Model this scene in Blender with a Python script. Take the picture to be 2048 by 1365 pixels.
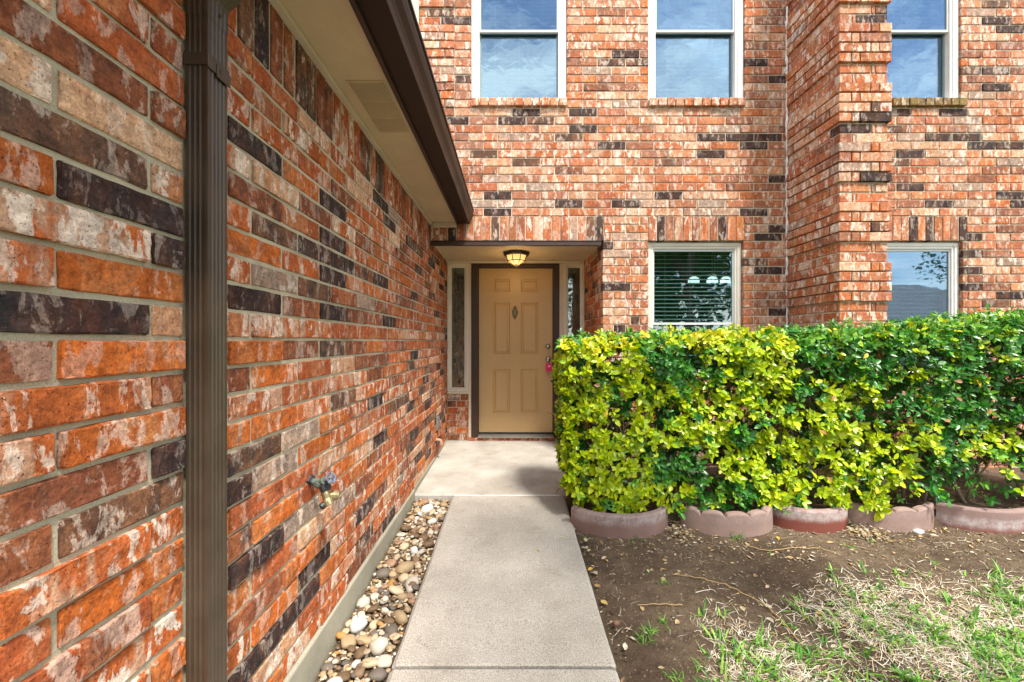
import bpy, math, random
from math import radians as R, sin, cos, pi, sqrt
from mathutils import Vector, Matrix, noise as mnoise

for o in list(bpy.data.objects): bpy.data.objects.remove(o)
S = bpy.context.scene
COL = S.collection
random.seed(7)

# ------------------------------------------------------------------ camera
CAMZ = 1.16
F = 808.0                     # focal length in pixels of the 2048 px wide photograph
cam = bpy.data.objects.new('camera', bpy.data.cameras.new('camera'))
COL.objects.link(cam)
cam.location = (0, 0, CAMZ)
cam.rotation_euler = (R(90), 0, 0)
cam.data.sensor_width = 36
cam.data.lens = F / 2048 * 36
cam.data.shift_x = -2 / 2048
cam.data.clip_start = .02
cam.data.clip_end = 600
S.camera = cam

# ------------------------------------------------------------------ sky
SUN_EL, SUN_AZ = 60.0, 32.0   # azimuth: degrees to the right of straight behind the camera
W = bpy.data.worlds.new('World'); S.world = W; W.use_nodes = True
nt = W.node_tree; nt.nodes.clear()
def wn(t, **k):
    n = nt.nodes.new(t)
    for a, b in k.items(): setattr(n, a, b)
    return n
sky = wn('ShaderNodeTexSky', sky_type='NISHITA'); sky.sun_disc = False
sky.sun_elevation = R(SUN_EL); sky.sun_rotation = R(180 - SUN_AZ)
tc = wn('ShaderNodeTexCoord')
mp = wn('ShaderNodeMapping'); mp.inputs['Scale'].default_value = (1, 1, 2.6)
cn = wn('ShaderNodeTexNoise'); cn.inputs['Scale'].default_value = 3.0; cn.inputs['Detail'].default_value = 7
cn.inputs['Roughness'].default_value = .6
cr = wn('ShaderNodeValToRGB'); cr.color_ramp.elements[0].position = .40; cr.color_ramp.elements[1].position = .66
mx = wn('ShaderNodeMix', data_type='RGBA')
mx.inputs['B'].default_value = (13.5, 12.9, 11.8, 1)
bg = wn('ShaderNodeBackground'); bg.inputs['Strength'].default_value = .112
wo = wn('ShaderNodeOutputWorld')
nt.links.new(tc.outputs['Generated'], mp.inputs['Vector']); nt.links.new(mp.outputs[0], cn.inputs['Vector'])
nt.links.new(cn.outputs['Fac'], cr.inputs[0]); nt.links.new(cr.outputs['Color'], mx.inputs['Factor'])
nt.links.new(sky.outputs[0], mx.inputs['A']); nt.links.new(mx.outputs['Result'], bg.inputs['Color'])
nt.links.new(bg.outputs[0], wo.inputs['Surface'])

sl = bpy.data.lights.new('sun', 'SUN'); sl.energy = 2.9; sl.angle = R(9); sl.color = (1, .93, .82)
so = bpy.data.objects.new('sun', sl); COL.objects.link(so)
a, e = R(SUN_AZ), R(SUN_EL)
so.rotation_euler = Vector((sin(a)*cos(e), -cos(a)*cos(e), sin(e))).to_track_quat('Z', 'Y').to_euler()
so.location = (2, -6, 9)

S.view_settings.view_transform = 'Standard'
try: S.view_settings.look = 'None'
except Exception: pass
S.view_settings.gamma = 1
S.view_settings.exposure = 1.38
S.render.engine = 'CYCLES'
S.cycles.max_bounces = 10
S.cycles.diffuse_bounces = 5
S.cycles.transparent_max_bounces = 12

# ------------------------------------------------------------------ materials
def mat(name):
    m = bpy.data.materials.new(name); m.use_nodes = True
    return m, m.node_tree, m.node_tree.nodes['Principled BSDF']
class NB:
    """small node-building helper"""
    def __init__(s, t): s.t = t
    def n(s, ty, **k):
        nd = s.t.nodes.new(ty)
        for a, b in k.items():
            if a in nd.inputs.keys() if isinstance(a, str) else False: pass
            setattr(nd, a, b)
        return nd
    def l(s, a, b): s.t.links.new(a, b)
    def noise(s, vec, scale, detail=3, rough=.55, dist=0):
        nd = s.n('ShaderNodeTexNoise'); nd.inputs['Scale'].default_value = scale
        nd.inputs['Detail'].default_value = detail; nd.inputs['Roughness'].default_value = rough
        nd.inputs['Distortion'].default_value = dist
        if vec is not None: s.l(vec, nd.inputs['Vector'])
        return nd.outputs['Fac']
    def ramp(s, fac, p0, p1, c0=(0, 0, 0, 1), c1=(1, 1, 1, 1)):
        nd = s.n('ShaderNodeValToRGB'); el = nd.color_ramp.elements
        el[0].position = p0; el[1].position = p1; el[0].color = c0; el[1].color = c1
        s.l(fac, nd.inputs[0]); return nd.outputs['Color']
    def mix(s, fac, a, b, bt='MIX'):
        nd = s.n('ShaderNodeMix', data_type='RGBA', blend_type=bt)
        for v, k in ((fac, 'Factor'), (a, 'A'), (b, 'B')):
            if isinstance(v, (int, float)): nd.inputs[k].default_value = v
            elif isinstance(v, tuple): nd.inputs[k].default_value = v
            else: s.l(v, nd.inputs[k])
        return nd.outputs['Result']
    def math(s, op, a, b=0.0):
        nd = s.n('ShaderNodeMath', operation=op)
        for i, v in enumerate((a, b)):
            if isinstance(v, (int, float)): nd.inputs[i].default_value = v
            else: s.l(v, nd.inputs[i])
        return nd.outputs[0]
    def obj(s): return s.n('ShaderNodeTexCoord').outputs['Object']
    def mapv(s, vec, scale=(1, 1, 1)):
        nd = s.n('ShaderNodeMapping'); nd.inputs['Scale'].default_value = scale; s.l(vec, nd.inputs['Vector']); return nd.outputs[0]
    def bump(s, h, strength, dist, nrm=None):
        nd = s.n('ShaderNodeBump'); nd.inputs['Strength'].default_value = strength; nd.inputs['Distance'].default_value = dist
        s.l(h, nd.inputs['Height'])
        if nrm is not None: s.l(nrm, nd.inputs['Normal'])
        return nd.outputs[0]
def c4(c, a=1): return (c[0], c[1], c[2], a)

def paint(name, col, rough=.5, var=.12, scale=6, bump=.0, streak=None, spec=.5, metal=0):
    """painted / plain surface with slight blotches, dust and grain"""
    m, t, p = mat(name); b = NB(t); v = b.obj()
    n1 = b.noise(v, scale, 5, .6); n2 = b.noise(v, scale*22, 3)
    dark = tuple(c*(1-var*1.6) for c in col); lite = tuple(min(1, c*(1+var)) for c in col)
    c = b.mix(b.ramp(n1, .3, .7), c4(dark), c4(lite))
    c = b.mix(b.math('MULTIPLY', b.ramp(n2, .35, .7), .25), c, c4(tuple(x*.8 for x in col)))
    if streak:
        n3 = b.noise(b.mapv(v, streak[0]), 9, 4)
        c = b.mix(b.math('MULTIPLY', b.ramp(n3, .45, .75), streak[2]), c, c4(streak[1]))
    b.l(c, p.inputs['Base Color'])
    r = b.ramp(n1, .2, .8, (rough*.85,)*3+(1,), (min(1, rough*1.2),)*3+(1,)); b.l(r, p.inputs['Roughness'])
    p.inputs['Specular IOR Level'].default_value = spec; p.inputs['Metallic'].default_value = metal
    if bump: b.l(b.bump(n2, bump, .002), p.inputs['Normal'])
    return m

def brick_material():
    m, t, p = mat('brick'); b = NB(t)
    at = b.n('ShaderNodeAttribute'); at.attribute_name = 'bcol'
    ar = b.n('ShaderNodeAttribute'); ar.attribute_name = 'brnd'
    off = b.n('ShaderNodeVectorMath', operation='SCALE'); b.l(ar.outputs['Color'], off.inputs[0]); off.inputs['Scale'].default_value = 37
    ad = b.n('ShaderNodeVectorMath', operation='ADD'); b.l(b.obj(), ad.inputs[0]); b.l(off.outputs[0], ad.inputs[1])
    v = ad.outputs[0]; vs = b.mapv(v, (1, 1, .38))
    base, flash = at.outputs['Color'], at.outputs['Alpha']
    ac = b.n('ShaderNodeAttribute'); ac.attribute_name = 'bacc'
    # hue drift inside a brick
    c = b.mix(b.math('MULTIPLY', b.ramp(b.noise(vs, 15, 5, .65, .5), .36, .64), .55), base, b.mix(.5, base, (.22, .060, .020, 1)))
    c = b.mix(b.math('MULTIPLY', b.ramp(b.noise(v, 21, 4, .65), .52, .74), b.math('MULTIPLY', flash, .55)), c, (.70, .24, .050, 1))
    # accent blotches: broad upright bands with softer edges
    vb = b.mapv(v, (1, 1, .30))
    f0 = b.ramp(b.noise(vb, 11, 4, .58, .25), .49, .56)
    c = b.mix(b.math('MULTIPLY', f0, b.math('MULTIPLY', flash, .8)), c, ac.outputs['Color'])
    f1 = b.ramp(b.noise(b.mapv(v, (1.07, .93, .42)), 25, 5, .66, .35), .535, .57)
    c = b.mix(b.math('MULTIPLY', f1, b.math('MULTIPLY', flash, .92)), c, (.93, .82, .72, 1))
    # smoke-dark clouds
    f2 = b.ramp(b.noise(b.mapv(v, (1, 1, .6)), 12, 5, .7, .4), .50, .66)
    c = b.mix(b.math('MULTIPLY', f2, ar.outputs['Alpha']), c, (.055, .045, .045, 1))
    # grain, pores and pale dust
    c = b.mix(1.0, c, b.ramp(b.noise(v, 48, 6, .72), .28, .72, (.42, .38, .36, 1), (1.28, 1.25, 1.22, 1)), 'MULTIPLY')
    c = b.mix(b.math('MULTIPLY', b.ramp(b.noise(v, 150, 4, .7), .38, .66), .55), c, b.mix(1.0, c, (.42, .36, .34, 1), 'MULTIPLY'))
    pr = b.ramp(b.noise(v, 190, 4, .68), .62, .66)
    c = b.mix(b.math('MULTIPLY', pr, .85), c, (.035, .018, .012, 1))
    du = b.ramp(b.noise(v, 62, 6, .8), .58, .68)
    c = b.mix(b.math('MULTIPLY', du, .30), c, (.74, .50, .33, 1))
    b.l(c, p.inputs['Base Color']); p.inputs['Roughness'].default_value = .88
    p.inputs['Specular IOR Level'].default_value = .25
    h = b.math('ADD', b.math('MULTIPLY', b.noise(v, 60, 5, .7), 1.0), b.math('MULTIPLY', pr, -.5))
    h = b.math('ADD', h, b.math('MULTIPLY', b.noise(b.mapv(v, (1, 1, .5)), 260, 3), .5))
    b.l(b.bump(h, 1.0, .0032), p.inputs['Normal'])
    return m

def mortar_material(name, col):
    m, t, p = mat(name); b = NB(t); v = b.obj()
    c = b.mix(b.ramp(b.noise(v, 7, 5), .3, .7), c4(tuple(x*.72 for x in col)), c4(tuple(x*1.15 for x in col)))
    c = b.mix(b.math('MULTIPLY', b.ramp(b.noise(v, 420, 3, .7), .45, .62), .4), c, c4(tuple(x*.45 for x in col)))
    b.l(c, p.inputs['Base Color']); p.inputs['Roughness'].default_value = .95
    p.inputs['Specular IOR Level'].default_value = .1
    h = b.math('ADD', b.noise(v, 300, 4, .7), b.math('MULTIPLY', b.noise(v, 60, 3), 1.5))
    b.l(b.bump(h, .9, .0025), p.inputs['Normal']); return m

def concrete(name, a, bcol, speck=.35, stain=(.2, .17, .13), sc=1.0, rough=.85):
    m, t, p = mat(name); b = NB(t); v = b.obj()
    c = b.mix(b.ramp(b.noise(v, 2.2*sc, 6, .62), .34, .68), c4(a), c4(bcol))
    c = b.mix(b.math('MULTIPLY', b.ramp(b.noise(v, 5.5*sc, 5, .7, .4), .56, .74), .45), c, c4(stain))
    c = b.mix(b.math('MULTIPLY', b.ramp(b.noise(v, 230, 4, .75), .48, .60), speck), c, (.07, .055, .04, 1))
    c = b.mix(b.math('MULTIPLY', b.ramp(b.noise(b.mapv(v, (1.1, .9, 1)), 190, 4, .75), .57, .66), speck), c, (.74, .68, .58, 1))
    c = b.mix(b.math('MULTIPLY', b.ramp(b.noise(v, 38, 4, .8), .66, .72), .5), c, (.12, .095, .07, 1))
    b.l(c, p.inputs['Base Color']); p.inputs['Roughness'].default_value = rough
    p.inputs['Specular IOR Level'].default_value = .25
    b.l(b.bump(b.math('ADD', b.noise(v, 330, 3), b.math('MULTIPLY', b.noise(v, 14, 4), 1.2)), .5, .002), p.inputs['Normal'])
    return m

def attr_material(name, attr, rough=.5, grain=.3, trans=0, spec=.5, gs=90, coat=0, bump=.2):
    m, t, p = mat(name); b = NB(t); v = b.obj()
    at = b.n('ShaderNodeAttribute'); at.attribute_name = attr
    c = b.mix(b.math('MULTIPLY', b.ramp(b.noise(v, gs, 4, .6), .35, .68), grain), at.outputs['Color'],
              b.mix(1.0, at.outputs['Color'], (.42, .45, .42, 1), 'MULTIPLY'))
    b.l(c, p.inputs['Base Color']); p.inputs['Roughness'].default_value = rough
    p.inputs['Specular IOR Level'].default_value = spec
    if bump: b.l(b.bump(b.noise(v, gs*.7, 3), bump, .003), p.inputs['Normal'])
    if trans:
        tr = b.n('ShaderNodeBsdfTranslucent'); b.l(b.mix(1.0, c, (1.5, 1.35, .5, 1), 'MULTIPLY'), tr.inputs['Color'])
        ms = b.n('ShaderNodeMixShader'); ms.inputs[0].default_value = trans
        b.l(p.outputs[0], ms.inputs[1]); b.l(tr.outputs[0], ms.inputs[2])
        b.l(ms.outputs[0], t.nodes['Material Output'].inputs['Surface'])
    return m

def glass_material(name, refl, tint, wave=.02, wscale=9, gcol=(.85, .93, 1, 1)):
    m, t, p = mat(name); b = NB(t); t.nodes.remove(p); v = b.obj()
    g = b.n('ShaderNodeBsdfGlossy'); g.inputs['Roughness'].default_value = .015; g.inputs['Color'].default_value = gcol
    tr = b.n('ShaderNodeBsdfTransparent'); tr.inputs['Color'].default_value = c4(tint)
    lw = b.n('ShaderNodeLayerWeight'); lw.inputs['Blend'].default_value = .35
    f = b.math('ADD', b.math('MULTIPLY', lw.outputs['Fresnel'], .5), refl)
    ms = b.n('ShaderNodeMixShader'); b.l(f, ms.inputs[0]); b.l(tr.outputs[0], ms.inputs[1]); b.l(g.outputs[0], ms.inputs[2])
    b.l(b.bump(b.noise(v, wscale, 2, .4, .6), wave, .12), g.inputs['Normal'])
    b.l(ms.outputs[0], t.nodes['Material Output'].inputs['Surface']); return m

M = {}
M['brick'] = brick_material()
M['glass_flat'] = None
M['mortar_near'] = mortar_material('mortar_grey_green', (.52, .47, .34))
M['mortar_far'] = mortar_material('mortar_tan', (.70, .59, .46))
M['sealant'] = paint('sealant', (.03, .025, .02), .8)
M['caulk'] = paint('white_caulk', (.78, .77, .74), .6, .1, 30, .3)
M['brown_metal'] = paint('brown_aluminium', (.056, .039, .026), .42, .25, 9, .1, ((1, 1, .06), (.10, .075, .05), .3))
M['brown_gutter'] = paint('brown_gutter', (.022, .013, .009), .40, .2, 5, .05, ((1, .05, 1), (.04, .028, .02), .3), .3)
M['brown_wood'] = paint('brown_wood', (.042, .018, .012), .5, .25, 12, .2)
M['soffit'] = paint('soffit_paint', (.60, .49, .32), .7, .1, 3, .4, ((.4, .08, 1), (.33, .26, .14), .35))
M['cream'] = paint('cream_trim', (.60, .52, .40), .5, .08, 6, .1)
M['door'] = paint('door_paint', (.52, .34, .155), .38, .05, 2.2, .08)
M['white_frame'] = paint('white_vinyl', (.80, .79, .76), .4, .05, 7, .05, ((1, 1, .1), (.55, .52, .46), .25))
M['almond_frame'] = paint('almond_vinyl', (.70, .66, .57), .42, .06, 7, .05, ((1, 1, .1), (.45, .42, .36), .3))
M['grey_metal'] = paint('grey_metal', (.32, .32, .31), .35, .15, 20, .1, None, .5, .6)
M['blind'] = paint('blind_white', (.78, .78, .75), .5, .04, 5)
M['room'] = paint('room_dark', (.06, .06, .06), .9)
M['black_metal'] = paint('black_iron', (.012, .010, .009), .45, .2, 40, .2)
M['nickel'] = paint('satin_nickel', (.50, .45, .38), .28, .1, 60, 0, None, .5, 1)
M['brass'] = paint('weathered_brass', (.36, .30, .17), .42, .3, 60, .3, None, .5, .75)
M['old_brass'] = paint('old_brass', (.20, .155, .085), .35, .4, 60, .3, None, .5, .8)
M['patina'] = paint('green_patina', (.13, .17, .15), .6, .35, 70, .5, None, .5, .3)
M['valve_blue'] = paint('chipped_blue_paint', (.12, .15, .20), .5, .35, 90, .4, ((1, 1, 1), (.26, .10, .06), .8))
M['dark_nut'] = paint('dark_nut', (.02, .024, .03), .45, .3, 60, .2)
M['pink'] = paint('pink_plastic', (.72, .012, .14), .35, .04, 20)
M['white_print'] = paint('white_print', (.85, .8, .8), .5, .02)
M['pvc'] = paint('beige_pvc', (.45, .26, .17), .45, .1, 30)
M['found'] = concrete('foundation_concrete', (.25, .235, .18), (.37, .35, .275), .25)
M['path'] = concrete('path_concrete', (.33, .31, .275), (.47, .445, .40), .6, (.22, .185, .145))
M['stoop'] = concrete('porch_concrete', (.32, .30, .265), (.49, .47, .435), .3, (.25, .16, .10), 1.2, .7)
M['leaf'] = attr_material('hedge_leaf', 'col', .33, .22, .24, .5, 60, 0, .12)
M['bark'] = attr_material('bark', 'col', .85, .5, 0, .2, 60, 0, .6)
M['pebble'] = attr_material('river_stone', 'col', .6, .55, 0, .35, 45, 0, .35)
M['grass'] = attr_material('grass_blade', 'col', .5, .2, .2, .35, 80, 0, 0)
M['straw'] = attr_material('dry_straw', 'col', .7, .25, .1, .2, 80, 0, 0)
M['litter'] = attr_material('dry_leaf', 'col', .7, .45, 0, .2, 120, 0, .4)
M['glass_up'] = glass_material('glass_upper', .21, (.50, .70, .79), .014, 7, (.50, .66, .80, 1))
M['glass_low'] = glass_material('glass_lower', .11, (.62, .78, .77), .010, 5)
M['glass_flat'] = glass_material('glass_plain', .21, (.50, .70, .79), .002, 5, (.55, .68, .80, 1))
M['glass_side'] = glass_material('glass_sidelight', .12, (.75, .8, .74), .01, 5)

def dirt_material():
    m, t, p = mat('bare_soil'); b = NB(t); v = b.obj()
    c = b.mix(b.ramp(b.noise(v, 1.7, 6, .6), .36, .66), (.095, .066, .045, 1), (.20, .148, .10, 1))
    c = b.mix(b.math('MULTIPLY', b.ramp(b.noise(v, 14, 6, .75), .45, .62), .45), c, (.058, .040, .027, 1))
    c = b.mix(b.math('MULTIPLY', b.ramp(b.noise(v, 5, 6, .7), .52, .70), .6), c, (.24, .175, .115, 1))
    c = b.mix(b.math('MULTIPLY', b.ramp(b.noise(v, 160, 3, .7), .63, .70), .7), c, (.42, .34, .25, 1))
    b.l(c, p.inputs['Base Color']); p.inputs['Roughness'].default_value = .95; p.inputs['Specular IOR Level'].default_value = .1
    h = b.math('ADD', b.noise(v, 130, 5, .75), b.math('MULTIPLY', b.noise(v, 18, 4), 2.5))
    b.l(b.bump(h, 1.0, .014), p.inputs['Normal']); return m
M['dirt'] = dirt_material()
def block_material(name, base, red, white, wz=0.0, seed=0):
    """pinkish cast concrete with pale lime bloom"""
    m, t, p = mat(name); b = NB(t)
    ad = b.n('ShaderNodeVectorMath', operation='ADD'); b.l(b.obj(), ad.inputs[0]); ad.inputs[1].default_value = (seed*3.1, seed, 0)
    v = ad.outputs[0]
    sep = b.n('ShaderNodeSeparateXYZ'); b.l(b.obj(), sep.inputs[0])
    zz = b.math('ADD', sep.outputs['Z'], b.math('MULTIPLY', b.noise(b.mapv(v, (1, 1, .3)), 14, 5, .7), .06))
    c = b.mix(b.ramp(b.noise(v, 7, 5), .35, .7), c4(base), c4(tuple(x*1.25 for x in base)))
    c = b.mix(b.math('MULTIPLY', b.ramp(zz, .045+wz, .075+wz, (1, 1, 1, 1), (0, 0, 0, 1)), red), c, (.19, .062, .045, 1))
    band = b.math('MULTIPLY', b.ramp(zz, .055+wz, .085+wz), b.ramp(zz, .11+wz, .135+wz, (1, 1, 1, 1), (0, 0, 0, 1)))
    c = b.mix(b.math('MULTIPLY', b.math('MULTIPLY', band, b.ramp(b.noise(v, 26, 6, .8), .38, .6)), white), c, (.55, .52, .53, 1))
    c = b.mix(b.math('MULTIPLY', b.ramp(b.noise(v, 300, 3, .6), .55, .66), .4), c, (.08, .06, .05, 1))
    b.l(c, p.inputs['Base Color']); p.inputs['Roughness'].default_value = .9; p.inputs['Specular IOR Level'].default_value = .15
    b.l(b.bump(b.math('ADD', b.noise(v, 240, 3), b.math('MULTIPLY', b.noise(v, 25, 4), 1.5)), .7, .002), p.inputs['Normal'])
    return m

# ------------------------------------------------------------------ object helpers
def tag(o, label=None, cat=None, group=None, kind=None):
    if label: o['label'] = label
    if cat: o['category'] = cat
    if group: o['group'] = group
    if kind: o['kind'] = kind
    return o
def empty(name, loc=(0, 0, 0), parent=None):
    o = bpy.data.objects.new(name, None); o.location = loc; COL.objects.link(o); o.empty_display_size = .1
    if parent: o.parent = parent
    return o
def wloc(o):
    v = Vector(o.location)
    while o.parent: o = o.parent; v += Vector(o.location)
    return v
def mesh_obj(name, verts, faces, material, parent=None, loc=(0, 0, 0), attrs=None, smooth=False, local=False):
    """verts are world coordinates unless local; loc is the object's world origin"""
    me = bpy.data.meshes.new(name)
    L = Vector(loc)
    if not local: verts = [(v[0]-L.x, v[1]-L.y, v[2]-L.z) for v in verts]
    me.from_pydata(verts, [], faces)
    if attrs:
        for k, vals in attrs.items():
            at = me.attributes.new(k, 'FLOAT_COLOR', 'POINT')
            at.data.foreach_set('color', [x for v in vals for x in v])
    if smooth: me.shade_smooth() if hasattr(me, 'shade_smooth') else [setattr(p, 'use_smooth', True) for p in me.polygons]
    me.materials.append(material)
    o = bpy.data.objects.new(name, me); COL.objects.link(o)
    if parent is not None:
        o.parent = parent; o.location = L - wloc(parent)
    else: o.location = L
    return o

class MB:
    """gathers boxes, tubes and sheets in world space"""
    def __init__(s): s.v = []; s.f = []; s.a = {}
    def add(s, vs, fs, **attrs):
        n = len(s.v); s.v += vs; s.f += [tuple(i+n for i in f) for f in fs]
        for k, val in attrs.items():
            s.a.setdefault(k, []); s.a[k] += [val]*len(vs)
    def box(s, x0, x1, y0, y1, z0, z1, bev=0, **kw):
        if bev <= 0:
            vs = [(x, y, z) for x in (x0, x1) for y in (y0, y1) for z in (z0, z1)]
            s.add(vs, [(0, 1, 3, 2), (4, 6, 7, 5), (0, 4, 5, 1), (2, 3, 7, 6), (0, 2, 6, 4), (1, 5, 7, 3)], **kw)
        else:
            vs, fs = rbox(x0, x1, y0, y1, z0, z1, bev); s.add(vs, fs, **kw)
    def tube(s, pts, rad, n=8, cap=True, **kw):
        pts = [Vector(p) for p in pts]; vs = []; fs = []
        if not isinstance(rad, (list, tuple)): rad = [rad]*len(pts)
        up = None
        for i, p in enumerate(pts):
            d = (pts[min(i+1, len(pts)-1)] - pts[max(i-1, 0)]).normalized()
            if up is None: up = d.orthogonal().normalized()
            up = (up - d*up.dot(d)); up = up.normalized() if up.length > 1e-6 else d.orthogonal().normalized()
            w = d.cross(up)
            for k in range(n):
                a = 2*pi*k/n; vs.append(tuple(p + (up*cos(a) + w*sin(a))*rad[i]))
        for i in range(len(pts)-1):
            for k in range(n):
                fs.append((i*n+k, i*n+(k+1) % n, (i+1)*n+(k+1) % n, (i+1)*n+k))
        if cap: fs += [tuple(range(n))[::-1], tuple((len(pts)-1)*n+k for k in range(n))]
        s.add(vs, fs, **kw)
    def lathe(s, c, axis, prof, n=16, **kw):
        """prof: (distance along axis, radius)"""
        ax = Vector(axis).normalized(); s.tube([Vector(c)+ax*d for d, r in prof], [max(r, 1e-4) for d, r in prof], n, True, **kw)
    def prism(s, poly, fn, w0, w1, **kw):
        """poly in 2-D, fn(u, v, w) -> world"""
        n = len(poly); vs = [fn(u, v, w0) for u, v in poly] + [fn(u, v, w1) for u, v in poly]
        fs = [tuple(range(n))[::-1], tuple(range(n, 2*n))] + [(i, (i+1) % n, n+(i+1) % n, n+i) for i in range(n)]
        s.add(vs, fs, **kw)
    def build(s, name, material, parent=None, loc=(0, 0, 0), smooth=False):
        return mesh_obj(name, s.v, s.f, material, parent, loc, s.a or None, smooth)

def rbox(x0, x1, y0, y1, z0, z1, r, px=(), py=(), pz=(), skip='', jit=0.0, rng=random):
    """rounded box on a lattice; px/py/pz extra inner divisions as fractions; skip faces e.g. 'y+' """
    lo, hi = (x0, y0, z0), (x1, y1, z1); P = []
    for a in range(3):
        L = hi[a]-lo[a]; rr = min(r, L*.3); ex = (px, py, pz)[a]
        P.append([lo[a], lo[a]+rr] + [lo[a]+L*f for f in ex] + [hi[a]-rr, hi[a]])
    nx, ny, nz = (len(q)-1 for q in P); idx = {}; vs = []
    def vid(i, j, k):
        if (i, j, k) in idx: return idx[(i, j, k)]
        p = [P[0][i], P[1][j], P[2][k]]; q = [min(max(p[a], lo[a]+min(r, (hi[a]-lo[a])*.3)), hi[a]-min(r, (hi[a]-lo[a])*.3)) for a in range(3)]
        d = [p[a]-q[a] for a in range(3)]; l = sqrt(sum(t*t for t in d))
        if l > 1e-9: rr = max(abs(t) for t in d); p = [q[a]+d[a]/l*rr for a in range(3)]
        if jit: p = [p[a]+rng.uniform(-jit, jit) for a in range(3)]
        idx[(i, j, k)] = len(vs); vs.append(tuple(p)); return len(vs)-1
    fs = []
    for i in range(nx):
        for j in range(ny):
            if 'z-' not in skip: fs.append((vid(i, j, 0), vid(i, j+1, 0), vid(i+1, j+1, 0), vid(i+1, j, 0)))
            if 'z+' not in skip: fs.append((vid(i, j, nz), vid(i+1, j, nz), vid(i+1, j+1, nz), vid(i, j+1, nz)))
    for i in range(nx):
        for k in range(nz):
            if 'y-' not in skip: fs.append((vid(i, 0, k), vid(i+1, 0, k), vid(i+1, 0, k+1), vid(i, 0, k+1)))
            if 'y+' not in skip: fs.append((vid(i, ny, k), vid(i, ny, k+1), vid(i+1, ny, k+1), vid(i+1, ny, k)))
    for j in range(ny):
        for k in range(nz):
            if 'x-' not in skip: fs.append((vid(0, j, k), vid(0, j, k+1), vid(0, j+1, k+1), vid(0, j+1, k)))
            if 'x+' not in skip: fs.append((vid(nx, j, k), vid(nx, j+1, k), vid(nx, j+1, k+1), vid(nx, j, k+1)))
    return vs, fs

def sheet_with_holes(mb, u0, u1, v0, v1, holes, fn, d0, d1):
    """solid panel (thickness d0..d1 along w) with rectangular holes; fn(u,v,w)->world"""
    us = sorted({u0, u1, *[h[0] for h in holes], *[h[1] for h in holes]}); us = [u for u in us if u0 <= u <= u1]
    vv = sorted({v0, v1, *[h[2] for h in holes], *[h[3] for h in holes]}); vv = [v for v in vv if v0 <= v <= v1]
    def solid(i, j):
        if i < 0 or j < 0 or i >= len(us)-1 or j >= len(vv)-1: return False
        cu, cv = (us[i]+us[i+1])/2, (vv[j]+vv[j+1])/2
        return not any(h[0] < cu < h[1] and h[2] < cv < h[3] for h in holes)
    for i in range(len(us)-1):
        for j in range(len(vv)-1):
            if not solid(i, j): continue
            a, b, c, d = us[i], us[i+1], vv[j], vv[j+1]
            for w in (d0, d1): mb.add([fn(a, c, w), fn(b, c, w), fn(b, d, w), fn(a, d, w)], [(0, 1, 2, 3)])
            for (di, dj, p, q) in ((-1, 0, (a, c), (a, d)), (1, 0, (b, c), (b, d)), (0, -1, (a, c), (b, c)), (0, 1, (a, d), (b, d))):
                if not solid(i+di, j+dj):
                    mb.add([fn(*p, d0), fn(*q, d0), fn(*q, d1), fn(*p, d1)], [(0, 1, 2, 3)])

def proj(p):
    """photograph pixel of a world point (only used to rank pieces by how large they show)"""
    if p[1] < .05: return None
    return 1026+F*p[0]/p[1], 682-F*(p[2]-CAMZ)/p[1]
# ================================================================== THE HOUSE
FY = 3.664       # front face of the facade bricks
BY = 4.60        # back wall of the entry
LX = -.75        # face of the side wall
house = empty('brick_house', (0, FY, 0))
tag(house, 'two-storey orange and charcoal brick house with a tan front door in a recessed entry', 'house')

def fpx(x, y, D=FY): return ((x-1026)*D/F, CAMZ+(682-y)*D/F)      # facade plane
def lpx(x, y):                                                   # side wall plane
    Y = F*.75/(1026-x); return (Y, CAMZ+(682-y)*Y/F)

# brick colours: (rgb), flash amount, dark-cloud amount, weight
BT = {
 'orange': ((.64, .165, .028), .45, .30, 30, (.72, .38, .17)), 'red': ((.50, .125, .040), .60, .36, 22, (.64, .30, .14)),
 'flash': ((.58, .150, .038), .95, .22, 20, (.78, .58, .42)), 'brown': ((.30, .100, .050), .40, .6, 12, (.56, .22, .08)),
 'pale': ((.80, .52, .33), .75, .10, 9, (.62, .23, .09)), 'grey': ((.42, .35, .29), .7, .4, 4, (.60, .40, .28)),
 'dark': ((.026, .025, .032), .30, .4, 3, (.20, .13, .10)), 'smoke': ((.13, .080, .058), .5, .95, 3, (.42, .19, .09)),
 'moss': ((.26, .20, .07), .5, .6, 0, (.40, .26, .12))}
def pick(rng, w=None):
    ks = list(BT); ws = [BT[k][3] if w is None else w.get(k, BT[k][3]) for k in ks]
    return rng.choices(ks, ws)[0]

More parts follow.
